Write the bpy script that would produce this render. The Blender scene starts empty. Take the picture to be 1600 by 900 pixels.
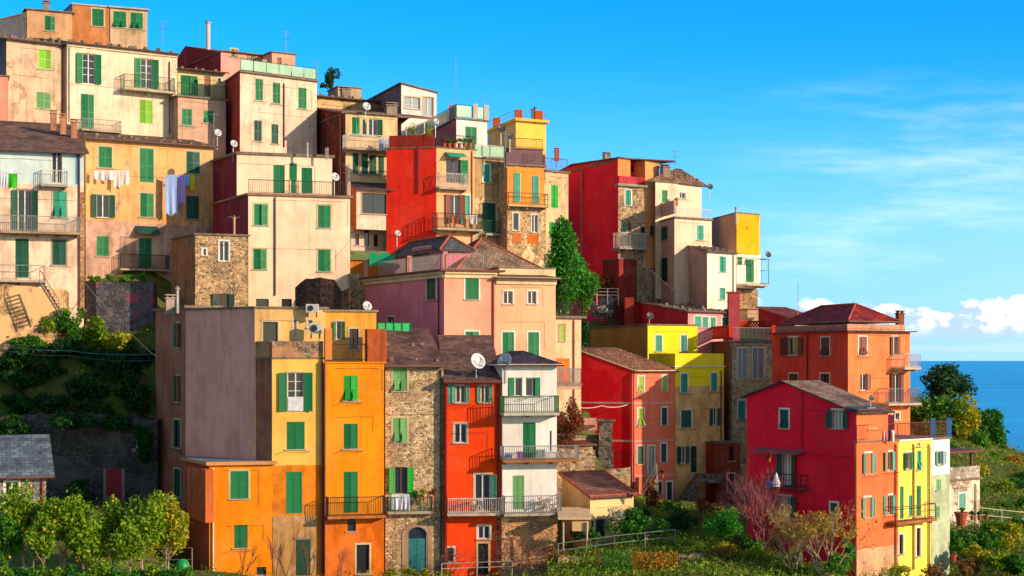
import bpy, math, random
import numpy as np
from mathutils import Vector
from mathutils.geometry import tessellate_polygon
R_ = math.radians
scene = bpy.context.scene
col = scene.collection
rnd = random.Random(7)
FP, HZ, CZ = 2500.0, 562.0, 100.0      # focal length in photo pixels, horizon row, camera height above the sea
# ------------------------------------------------------------ camera, light, exposure
cam = bpy.data.cameras.new('camera'); camo = bpy.data.objects.new('camera', cam); col.objects.link(camo)
camo.location = (0, 0, CZ); camo.rotation_euler = (R_(90), 0, 0)
cam.sensor_width = 36; cam.lens = 36 * FP / 1600; cam.shift_y = (HZ - 450) / 1600.0
cam.clip_end = 200000; scene.camera = camo
SUN_AZ, SUN_EL = 62.0, 17.0            # azimuth measured from the camera's back towards the right
sd = Vector((math.sin(R_(SUN_AZ)) * math.cos(R_(SUN_EL)), -math.cos(R_(SUN_AZ)) * math.cos(R_(SUN_EL)), math.sin(R_(SUN_EL))))
sl = bpy.data.lights.new('sun', 'SUN'); sl.energy = 5.0; sl.angle = R_(0.5); sl.color = (1.0, 0.76, 0.53)
slo = bpy.data.objects.new('sun', sl); col.objects.link(slo); slo.rotation_euler = sd.to_track_quat('Z', 'Y').to_euler()
slo.location = (60, 0, 140)
scene.view_settings.view_transform = 'Standard'; scene.view_settings.look = 'None'
scene.view_settings.exposure = 0.3; scene.view_settings.gamma = 1.0
world = bpy.data.worlds.new('World'); scene.world = world; world.use_nodes = True

def srgb(h, k=1.0):
    out = []
    for i in (0, 2, 4):
        c = int(h[i:i+2], 16) / 255.0
        out.append(k * (c / 12.92 if c <= 0.04045 else ((c + 0.055) / 1.055) ** 2.4))
    return tuple(out) + (1.0,)

class NT:
    def __init__(s, tree): s.t = tree; s.n = tree.nodes; s.l = tree.links
    def add(s, typ, **kw):
        nd = s.n.new(typ)
        for k, v in kw.items():
            if k == 'i':
                for kk, vv in v.items():
                    if hasattr(vv, 'is_linked') or hasattr(vv, 'links'): s.l.new(vv, nd.inputs[kk])
                    else: nd.inputs[kk].default_value = vv
            else: setattr(nd, k, v)
        return nd
    def math(s, op, a, b=0.0, c=None, clamp=False):
        nd = s.n.new('ShaderNodeMath'); nd.operation = op; nd.use_clamp = clamp
        for i, v in enumerate((a, b, c)):
            if v is None: continue
            if hasattr(v, 'links'): s.l.new(v, nd.inputs[i])
            else: nd.inputs[i].default_value = v
        return nd.outputs[0]
    def mix(s, f, a, b, blend='MIX'):
        nd = s.n.new('ShaderNodeMix'); nd.data_type = 'RGBA'; nd.blend_type = blend
        for i, v in ((0, f), (6, a), (7, b)):
            if hasattr(v, 'links'): s.l.new(v, nd.inputs[i])
            else: nd.inputs[i].default_value = v
        return nd.outputs[2]
    def ramp(s, f, stops):
        nd = s.n.new('ShaderNodeValToRGB'); cr = nd.color_ramp
        while len(cr.elements) < len(stops): cr.elements.new(0.5)
        for e, (p, c) in zip(cr.elements, stops):
            e.position = p; e.color = c if len(c) == 4 else tuple(c) + (1,)
        s.l.new(f, nd.inputs[0]); return nd.outputs[0]
    def noise(s, vec, scale, detail=4, rough=0.55):
        nd = s.n.new('ShaderNodeTexNoise'); nd.inputs['Scale'].default_value = scale
        nd.inputs['Detail'].default_value = detail; nd.inputs['Roughness'].default_value = rough
        s.l.new(vec, nd.inputs['Vector']); return nd.outputs['Fac']
    def smooth(s, x, a, b):
        nd = s.n.new('ShaderNodeMapRange'); nd.interpolation_type = 'SMOOTHSTEP'
        nd.inputs['From Min'].default_value = a; nd.inputs['From Max'].default_value = b
        s.l.new(x, nd.inputs['Value']); return nd.outputs['Result']
    def mapping(s, vec, scale=(1, 1, 1), loc=(0, 0, 0)):
        nd = s.n.new('ShaderNodeMapping'); nd.inputs['Scale'].default_value = scale; nd.inputs['Location'].default_value = loc
        s.l.new(vec, nd.inputs['Vector']); return nd.outputs[0]

# ------------------------------------------------------------ sky with clouds
w = NT(world.node_tree); w.n.clear()
sky = w.add('ShaderNodeTexSky', sky_type='NISHITA', sun_disc=False, sun_elevation=R_(SUN_EL),
            sun_rotation=math.atan2(sd.x, sd.y), altitude=100, air_density=1.0, dust_density=0.3, ozone_density=3.0)
geo = w.add('ShaderNodeTexCoord'); sep = w.add('ShaderNodeSeparateXYZ', i={0: geo.outputs['Generated']})
X, Y, Z = sep.outputs
ya = w.math('MAXIMUM', Y, 0.15)
ax = w.math('DIVIDE', X, ya); az = w.math('DIVIDE', Z, ya)
cmb = w.add('ShaderNodeCombineXYZ', i={0: ax, 1: az, 2: 0.0}).outputs[0]
hs = w.add('ShaderNodeHueSaturation', i={'Hue': 0.483, 'Saturation': 1.5, 'Value': 1.25, 'Color': sky.outputs[0]})
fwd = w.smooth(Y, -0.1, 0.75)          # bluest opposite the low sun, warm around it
base = w.mix(1.0, sky.outputs[0], (1.35, 1.25, 1.1, 1), 'MULTIPLY')  # half behind the camera brightened and warmed to add fill on shaded walls
front = w.mix(1.0, hs.outputs[0], (0.22, 0.80, 1.45, 1), 'MULTIPLY')
front = w.mix(w.math('MULTIPLY', .85, w.math('SUBTRACT', 1.0, w.smooth(az, -0.02, 0.20))), front, (2.0, 4.6, 7.0, 1))
front = w.mix(w.math('MULTIPLY', w.smooth(ax, 0.0, .5), w.math('SUBTRACT', 1.0, w.smooth(az, 0.0, 0.17))), front, (3.1, 5.4, 7.4, 1))
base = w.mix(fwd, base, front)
# cumulus bank low over the sea, to the right
n1 = w.noise(w.mapping(cmb, (28, 42, 1)), 1.0, 6, 0.55)
n1b = w.noise(w.mapping(cmb, (28, 42, 1), (0.14, -0.22, 0)), 1.0, 6, 0.55)
n0 = w.noise(w.mapping(cmb, (7, 3, 1), (3, 0, 0)), 1.0, 2)
topl = w.math('ADD', w.math('MULTIPLY', n0, 0.012), 0.0300)
topl = w.math('ADD', topl, w.math('MULTIPLY', w.math('SUBTRACT', n1, 0.5), 0.040))
cm = w.smooth(w.math('SUBTRACT', topl, az), -0.0005, 0.0025)
cm = w.math('MULTIPLY', cm, w.smooth(az, 0.009, 0.019))
cm = w.math('MULTIPLY', cm, w.smooth(ax, 0.10, 0.22))
sh = w.smooth(w.math('SUBTRACT', n1, n1b), -0.05, 0.05)
low = w.smooth(az, 0.012, 0.027)
cc = w.mix(w.math('MULTIPLY', sh, low), (3.6, 4.6, 6.0, 1), (9.5, 9.0, 8.4, 1))
# flat stratus streaks just above the horizon
st = w.noise(w.mapping(cmb, (4, 130, 1), (1, 0.6, 0)), 1.0, 3)
stm = w.math('MULTIPLY', w.smooth(st, 0.48, 0.62), w.math('MULTIPLY', w.smooth(az, 0.0, 0.003), w.math('SUBTRACT', 1.0, w.smooth(az, 0.012, 0.024))))
base = w.mix(w.math('MULTIPLY', stm, 0.6), base, (4.0, 5.2, 6.8, 1))
base = w.mix(w.math('MULTIPLY', cm, 0.82), base, cc)
# thin high wisps
ci = w.noise(w.mapping(cmb, (4.5, 26, 1), (0.9, 2.2, 0)), 1.0, 8, 0.62)
cim = w.smooth(ci, 0.44, 0.80)
cim = w.math('MULTIPLY', cim, w.smooth(ax, 0.08, 0.22))
cim = w.math('MULTIPLY', cim, w.math('MULTIPLY', w.smooth(az, 0.03, 0.06), w.math('SUBTRACT', 1.0, w.smooth(az, 0.14, 0.19))))
base = w.mix(w.math('MULTIPLY', cim, 0.55), base, (8.0, 8.2, 8.6, 1))
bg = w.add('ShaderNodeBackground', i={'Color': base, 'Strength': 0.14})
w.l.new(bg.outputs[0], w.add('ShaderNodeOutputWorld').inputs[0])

# ------------------------------------------------------------ materials
MATS = {}
def newmat(key):
    m = bpy.data.materials.new(key); m.use_nodes = True
    t = NT(m.node_tree); b = t.n['Principled BSDF']; b.inputs['Roughness'].default_value = 0.85
    b.inputs['Specular IOR Level'].default_value = 0.3
    g = t.add('ShaderNodeNewGeometry'); return m, t, b, g.outputs['Position'], g
def bump(t, b, h, dist=0.02, st=0.6):
    nd = t.add('ShaderNodeBump', i={'Height': h, 'Distance': dist, 'Strength': st}); t.l.new(nd.outputs[0], b.inputs['Normal'])

def plaster(h, dirt=0.35, low=None, zs=None, k=0.8, dark=None, patch=None, old=0.0):
    """rendered wall: patchy limewash, rain streaks, fine grain; low/zs = another paint below world height zs; patch = bare spots"""
    key = 'plaster_%s_%s_%s_%s_%s_%s' % (h, dirt, low, zs, patch, old)
    if key in MATS: return MATS[key]
    m, t, b, P, g = newmat('painted_plaster'); MATS[key] = m
    c1 = srgb(h, k); n = t.noise(P, 0.35, 5, 0.6)
    big = t.noise(t.mapping(P, (1, 1, .7), (13, 5, 1)), 1.1, 6, 0.65)
    base = t.mix(t.smooth(n, 0.35, 0.7), c1, tuple(min(1, x * 0.80) for x in c1[:3]) + (1,))
    mott = t.noise(t.mapping(P, (1, 1, .8), (7, 3, 9)), 2.4, 8, .72)
    gr_ = sum(c1[:3]) / 3; base = t.mix(t.math('MULTIPLY', t.smooth(mott, .42, .68), min(.4, .08 + dirt * .6)), base, (.78, .77, .76, 1), 'MULTIPLY')
    sepz = t.add('ShaderNodeSeparateXYZ', i={0: P}).outputs[2]
    if low:
        zz = t.math('ADD', sepz, t.math('MULTIPLY', t.math('SUBTRACT', t.noise(P, 1.3, 4), 0.5), 0.9 * (1 if old else .15)))
        base = t.mix(t.smooth(zz, zs - .03, zs + .03), t.mix(t.smooth(big, .4, .6), srgb(low, k), srgb(low, k * .72)), base)
    if patch:
        pm = t.smooth(t.noise(t.mapping(P, (1, 1, .8), (3, 9, 2)), 0.9, 7, 0.7), 0.60 - old * .12, 0.64 - old * .12)
        base = t.mix(pm, base, srgb(patch, k * .8))
    fx = t.noise(t.mapping(P, (1, 1, 1.2), (21, 13, 4)), .42, 5, .5)
    base = t.mix(t.math('MULTIPLY', t.smooth(fx, .53, .57), min(.5, dirt)), base, (.07, .06, .05, 1), 'SCREEN')
    fx2 = t.noise(t.mapping(P, (1, 1, 1.4), (2, 33, 14)), .55, 6, .6)
    base = t.mix(t.math('MULTIPLY', t.smooth(fx2, .60, .62), min(.45, dirt * .9)), base, (.70, .68, .66, 1), 'MULTIPLY')
    stk = t.noise(t.mapping(P, (2.6, 2.6, .22)), 1.0, 5, 0.7)
    dm = t.math('MULTIPLY', t.smooth(stk, .44, .72), min(.8, dirt * 1.25 + .06))
    dm = t.math('ADD', dm, t.math('MULTIPLY', t.smooth(big, .48, .68), dirt * .75 + .04), clamp=True)
    base = t.mix(dm, base, (.50, .47, .45, 1), 'MULTIPLY')
    lm = t.math('MULTIPLY', t.smooth(t.noise(t.mapping(P, (1.2, 1.2, 1.0), (31, 2, 8)), 1.6, 6, .7), .56, .72), 0.30 * min(1, dirt * 1.5))
    base = t.mix(lm, base, (.16, .14, .12, 1), 'SCREEN')
    sp = t.smooth(t.noise(P, 14, 3, .7), .62, .75)
    base = t.mix(t.math('MULTIPLY', sp, .25 * dirt), base, (.05, .04, .035, 1))
    t.l.new(base, b.inputs['Base Color']); b.inputs['Specular IOR Level'].default_value = 0.12
    bump(t, b, t.math('ADD', t.noise(P, 3, 6, .65), t.math('MULTIPLY', t.noise(P, 22, 3, .6), .25)), 0.035, 0.5)
    return m

def stone(h1, h2, mortar, scale=3.0, k=0.8, render=None, amt=.5):
    """rubble masonry: irregular stones in pale mortar, partly covered by old render"""
    key = 'stone_%s_%s_%s_%s_%s_%s' % (h1, h2, mortar, scale, render, amt)
    if key in MATS: return MATS[key]
    m, t, b, P, g = newmat('rubble_stone'); MATS[key] = m
    nz = t.add('ShaderNodeTexNoise', i={'Vector': P, 'Scale': 2.2, 'Detail': 3.0})
    Pw = t.add('ShaderNodeVectorMath', operation='MULTIPLY_ADD', i={0: nz.outputs['Color'], 1: (.35, .35, .25), 2: P}).outputs[0]
    mp = t.mapping(Pw, (1, 1, 1.75))
    v = t.add('ShaderNodeTexVoronoi', i={'Vector': mp, 'Scale': scale})
    ve = t.add('ShaderNodeTexVoronoi', feature='DISTANCE_TO_EDGE', i={'Vector': mp, 'Scale': scale})
    e = t.smooth(ve.outputs['Distance'], 0.02, 0.10)
    rc = t.add('ShaderNodeSeparateColor', i={0: v.outputs['Color']})
    sc = t.mix(rc.outputs[0], srgb(h1, k), srgb(h2, k))
    sc = t.mix(t.smooth(rc.outputs[1], .8, .85), sc, srgb(h2, k * .6))
    sc = t.mix(t.smooth(t.noise(P, .8, 4), .4, .7), sc, srgb(h2, k * .55))
    base = t.mix(e, srgb(mortar, k), sc); hgt = e
    if render:
        rm = t.smooth(t.noise(t.mapping(P, (1, 1, 1), (5, 1, 7)), .5, 7, .62), 1 - amt - .03, 1 - amt + .05)
        base = t.mix(rm, base, srgb(render, k)); hgt = t.math('MAXIMUM', e, rm)
    base = t.mix(t.math('MULTIPLY', t.smooth(t.noise(t.mapping(P, (2, 2, .3)), 1, 5), .5, .8), .25), base, (.03, .025, .02, 1))
    t.l.new(base, b.inputs['Base Color'])
    bump(t, b, t.math('ADD', hgt, t.math('MULTIPLY', t.noise(P, 12, 4), .5)), 0.09, 0.9)
    return m

def tiles(h1, h2, tw=.34, th=.26, k=.8, wave=False):
    key = 'tiles_%s_%s_%s_%s' % (h1, h2, tw, wave)
    if key in MATS: return MATS[key]
    m, t, b, P, g = newmat('roof_tiles'); MATS[key] = m
    uv = t.add('ShaderNodeUVMap').outputs[0]
    nz = t.add('ShaderNodeTexNoise', i={'Vector': uv, 'Scale': 1.7, 'Detail': 2.0})
    uvw = t.add('ShaderNodeVectorMath', operation='MULTIPLY_ADD', i={0: nz.outputs['Color'], 1: (.10, .10, 0), 2: uv}).outputs[0]
    br = t.add('ShaderNodeTexBrick', offset=.5, i={'Vector': uvw if not wave else uv, 'Color1': srgb(h1, k), 'Color2': srgb(h2, k), 'Mortar': srgb(h2, k * .25), 'Scale': 1.0,
        'Mortar Size': .018, 'Mortar Smooth': .3, 'Brick Width': tw, 'Row Height': th, 'Bias': 0.0})
    base = br.outputs[0]
    base = t.mix(t.smooth(t.noise(P, .7, 5, .65), .42, .68), base, srgb(h2, k * .5))
    base = t.mix(t.math('MULTIPLY', t.smooth(t.noise(P, 2.6, 5, .7), .52, .72), .55), base, srgb('b0a080', k * .6))
    t.l.new(base, b.inputs['Base Color'])
    sx = t.add('ShaderNodeSeparateXYZ', i={0: uv}).outputs
    saw = t.math('FRACT', t.math('DIVIDE', sx[1], th))
    hh = t.math('ADD', t.math('MULTIPLY', t.math('SUBTRACT', 1.0, saw), .8), t.math('MULTIPLY', t.math('SUBTRACT', 1.0, br.outputs['Fac']), .6))
    if wave: hh = t.math('ADD', hh, t.math('MULTIPLY', t.math('SINE', t.math('MULTIPLY', sx[0], 2 * math.pi / tw)), 1.2))
    hh = t.math('ADD', hh, t.math('MULTIPLY', t.noise(P, 5, 4), .8))
    bump(t, b, hh, 0.045, 0.9); return m

def flat(h, rough=.6, k=.8, var=.25, metal=0.0, key=None, sc=6):
    key = key or 'flat_%s_%s' % (h, rough)
    if key in MATS: return MATS[key]
    m, t, b, P, g = newmat(key.split('_')[0] if not key.startswith('flat') else 'paint'); MATS[key] = m
    c = srgb(h, k)
    base = t.mix(t.smooth(t.noise(P, sc, 4, .65), .35, .75), c, tuple(x * (1 - var * 1.6) + .01 * var for x in c[:3]) + (1,))
    base = t.mix(t.math('MULTIPLY', t.smooth(t.noise(P, .9, 3), .45, .65), var), base, tuple(min(1, x * 1.35 + .02) for x in c[:3]) + (1,))
    t.l.new(base, b.inputs['Base Color']); b.inputs['Roughness'].default_value = rough; b.inputs['Metallic'].default_value = metal
    return m

def shutterm(h):
    key = 'sh_' + h
    if key in MATS: return MATS[key]
    m, t, b, P, g = newmat('shutter_paint'); MATS[key] = m
    c = srgb(h, .8); rd = t.add('ShaderNodeObjectInfo').outputs['Random']
    base = t.mix(t.smooth(rd, 0, 1), tuple(x * .78 for x in c[:3]) + (1,), tuple(x * 1.15 + .008 for x in c[:3]) + (1,))
    base = t.mix(t.math('MULTIPLY', t.smooth(t.noise(t.mapping(P, (4, 4, 1)), 1.2, 4, .7), .5, .75), .4), base, tuple(x * .8 + .05 for x in c[:3]) + (1,))
    t.l.new(base, b.inputs['Base Color']); b.inputs['Roughness'].default_value = .5; return m

def glassm(kind='dark'):
    key = 'glass_' + kind
    if key in MATS: return MATS[key]
    m, t, b, P, g = newmat('window_glass'); MATS[key] = m
    rd = t.add('ShaderNodeObjectInfo').outputs['Random']
    if kind == 'curtain':
        base = t.mix(t.smooth(t.math('SINE', t.math('MULTIPLY', t.add('ShaderNodeSeparateXYZ', i={0: P}).outputs[0], 38)), -1, 1), (.30, .29, .26, 1), (.62, .60, .54, 1))
    elif kind == 'pale': base = t.mix(rd, (.18, .22, .26, 1), (.3, .33, .34, 1))
    else: base = t.mix(rd, (.006, .010, .016, 1), (.03, .035, .04, 1))
    t.l.new(base, b.inputs['Base Color']); b.inputs['Roughness'].default_value = .08; b.inputs['Specular IOR Level'].default_value = .5
    return m

# ------------------------------------------------------------ mesh building
def tag(o, label=None, cat=None, group=None, kind=None):
    if label: o['label'] = label
    if cat: o['category'] = cat
    if group: o['group'] = group
    if kind: o['kind'] = kind
    return o
def empty(name, loc, label, cat, group=None):
    o = bpy.data.objects.new(name, None); col.objects.link(o); o.location = loc; o.empty_display_size = .5
    return tag(o, label, cat, group)
def rootloc(o):
    while o.parent: o = o.parent
    return Vector(o.location)

class MB:
    def __init__(s): s.v = []; s.f = []; s.m = []; s.uv = {}
    def quad(s, pts, mi=0, uv=None):
        b = len(s.v); s.v += [tuple(p) for p in pts]; s.f.append(tuple(range(b, b + len(pts)))); s.m.append(mi)
        if uv: s.uv[len(s.f) - 1] = uv
    def box8(s, c, mi=0):       # corners: 4 of one side, 4 of the other, same winding
        b = len(s.v); s.v += [tuple(p) for p in c]
        for q in ((0, 1, 2, 3), (7, 6, 5, 4), (0, 4, 5, 1), (1, 5, 6, 2), (2, 6, 7, 3), (3, 7, 4, 0)):
            s.f.append(tuple(b + i for i in q)); s.m.append(mi)
    def box(s, o, a, b_, c, mi=0):   # origin corner and three edge vectors
        o, a, b_, c = Vector(o), Vector(a), Vector(b_), Vector(c)
        s.box8([o, o + a, o + a + b_, o + b_, o + c, o + a + c, o + a + b_ + c, o + b_ + c], mi)
    def cbox(s, ctr, sx, sy, sz, rz=0, mi=0):
        u = Vector((math.cos(rz), math.sin(rz), 0)); v = Vector((-u.y, u.x, 0))
        s.box(Vector(ctr) - u * sx / 2 - v * sy / 2, u * sx, v * sy, Vector((0, 0, sz)), mi)
    def tube(s, pts, r, n=6, mi=0, r1=None):
        pts = [Vector(p) for p in pts]; rings = []; N = len(pts)
        for i, p in enumerate(pts):
            d = (pts[min(i + 1, N - 1)] - pts[max(i - 1, 0)])
            if d.length < 1e-6: d = Vector((0, 0, 1))
            d.normalize(); a = d.cross(Vector((0, 0, 1)) if abs(d.z) < .9 else Vector((1, 0, 0))).normalized(); c = d.cross(a)
            rr = r if r1 is None else r + (r1 - r) * i / (N - 1)
            rings.append(len(s.v))
            for k in range(n):
                t = 2 * math.pi * k / n; s.v.append(tuple(p + a * math.cos(t) * rr + c * math.sin(t) * rr))
        for a, b in zip(rings, rings[1:]):
            for k in range(n):
                s.f.append((a + k, a + (k + 1) % n, b + (k + 1) % n, b + k)); s.m.append(mi)
        s.f.append(tuple(rings[0] + k for k in range(n))[::-1]); s.m.append(mi)
        s.f.append(tuple(rings[-1] + k for k in range(n))); s.m.append(mi)
    def lathe(s, base, prof, n=12, mi=0, axis=None, close=True):
        base = Vector(base); ax_ = Vector(axis).normalized() if axis else Vector((0, 0, 1))
        a = ax_.cross(Vector((0, 1, 0)) if abs(ax_.y) < .9 else Vector((1, 0, 0))).normalized(); c = ax_.cross(a); rs = []
        for r, h in prof:
            rs.append(len(s.v))
            for k in range(n):
                t = 2 * math.pi * k / n; s.v.append(tuple(base + ax_ * h + a * math.cos(t) * r + c * math.sin(t) * r))
        for p, q in zip(rs, rs[1:]):
            for k in range(n): s.f.append((p + k, p + (k + 1) % n, q + (k + 1) % n, q + k)); s.m.append(mi)
        if close:
            s.f.append(tuple(rs[0] + k for k in range(n))[::-1]); s.m.append(mi); s.f.append(tuple(rs[-1] + k for k in range(n))); s.m.append(mi)
    def build(s, name, mats, parent=None, smooth=False, loc=None):
        if not s.v: return None
        L = rootloc(parent) if parent else (Vector(loc) if loc is not None else Vector((0, 0, 0)))
        me = bpy.data.meshes.new(name)
        me.from_pydata([(x - L.x, y - L.y, z - L.z) for x, y, z in s.v], [], s.f)
        for m in (mats if isinstance(mats, (list, tuple)) else [mats]): me.materials.append(m)
        me.polygons.foreach_set('material_index', s.m)
        if s.uv:
            ul = me.uv_layers.new(name='UVMap')
            for fi, uv in s.uv.items():
                p = me.polygons[fi]
                for li, c in zip(p.loop_indices, uv): ul.data[li].uv = c
        if smooth: me.polygons.foreach_set('use_smooth', [True] * len(s.f))
        me.update()
        o = bpy.data.objects.new(name, me); col.objects.link(o)
        if parent: o.parent = parent
        else: o.location = L
        return o

def at(px, py, D): return Vector(((px - 800) * D / FP, D, CZ + (HZ - py) * D / FP))
def zat(py, D): return CZ + (HZ - py) * D / FP

class Face:
    def __init__(s, a, b):
        s.o = Vector((a.x, a.y, 0)); e = Vector((b.x - a.x, b.y - a.y, 0)); s.len = e.length; s.u = e.normalized()
        s.n = Vector((s.u.y, -s.u.x, 0)); s.holes = []
    def hit(s, px, py, out=0.0):
        o = s.o + s.n * out; d = Vector(((px - 800) / FP, 1, (HZ - py) / FP)); t = o.dot(s.n) / d.dot(s.n); p = d * t
        return (p - o).dot(s.u), CZ + p.z
    def pt(s, a, z, out=0.0):
        p = s.o + s.u * a + s.n * out; return Vector((p.x, p.y, z))
    def rect(s, x0, y0, x1, y1, out=0.0):
        xm, ym = (x0 + x1) / 2, (y0 + y1) / 2
        a0, _ = s.hit(x0, ym, out); a1, _ = s.hit(x1, ym, out); _, zt = s.hit(xm, y0, out); _, zb = s.hit(xm, y1, out)
        return a0, a1, zb, zt
    def box(s, mb, a0, a1, z0, z1, o0, o1, mi=0):
        mb.box(s.pt(a0, z0, o0), s.u * (a1 - a0), Vector((0, 0, z1 - z0)), s.n * (o1 - o0), mi)
    def wallmesh(s, mb, zb, prof, mi=0):
        """prof: list of (s, z) from left to right; cuts the holes and gives them reveals"""
        outer = [(0, zb), (s.len, zb)] + [p for p in reversed(prof)]
        loops = [[Vector((a, z, 0)) for a, z in outer]]
        for (a0, a1, z0, z1) in s.holes: loops.append([Vector((a0, z0, 0)), Vector((a0, z1, 0)), Vector((a1, z1, 0)), Vector((a1, z0, 0))])
        flatl = [p for l in loops for p in l]
        b = len(mb.v); mb.v += [tuple(s.pt(p.x, p.y)) for p in flatl]
        for tri in tessellate_polygon(loops): mb.f.append(tuple(b + i for i in tri)); mb.m.append(mi)
        for (a0, a1, z0, z1) in s.holes:
            c = [(a0, z0), (a0, z1), (a1, z1), (a1, z0)]
            for i in range(4):
                p, q = c[i], c[(i + 1) % 4]
                mb.quad([s.pt(*p), s.pt(*q), s.pt(q[0], q[1], -.24), s.pt(p[0], p[1], -.24)], mi)

SH = dict(g='0c7a44', d='0b4f3c', k='0a3a34', l='7cbc1c', p='6aa860', t='2f9f80', b='8a4434', v='12a62c', y='a9c23c', m='54a48a', z='20343c', r='5a2a20', q='8fb0a0')
def leaf(f, a0, a1, z0, z1, o, cc, parent, flip=False, rev=0.0):
    """louvred shutter leaf between a0..a1, standing out by o; flip: the lower panel is pushed out"""
    mb = MB(); st = min(.07, (a1 - a0) * .16); zc = z0 + (z1 - z0) * .46; th = .045
    f.box(mb, a0, a0 + st, z0, z1, o, o + th); f.box(mb, a1 - st, a1, z0, z1, o, o + th)
    for z in (z0, zc, z1 - .08): f.box(mb, a0 + st, a1 - st, z, z + .08, o, o + th)
    def slats(za, zb_, tilt):
        n = max(2, int((zb_ - za) / .085)); h = (zb_ - za) / n
        for i in range(n):
            z = za + i * h
            def q(a, zz, oo): return f.pt(a, zz, oo + tilt * (zb_ - zz))
            mb.box8([q(a0 + st, z, o + .032), q(a1 - st, z, o + .032), q(a1 - st, z + .012, o + .036), q(a0 + st, z + .012, o + .036),
                     q(a0 + st, z + h * .95, o + .002), q(a1 - st, z + h * .95, o + .002), q(a1 - st, z + h * .95 + .01, o + .006), q(a0 + st, z + h * .95 + .01, o + .006)])
    slats(zc + .08, z1 - .08, 0); slats(z0 + .08, zc, .55 if flip else 0)
    f.box(mb, a0 + st, a1 - st, z0 + .04, z1 - .04, o + (-.012 if not flip else -.02), o - .004)
    return mb.build('shutter', shutterm(SH[cc]), parent)

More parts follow.
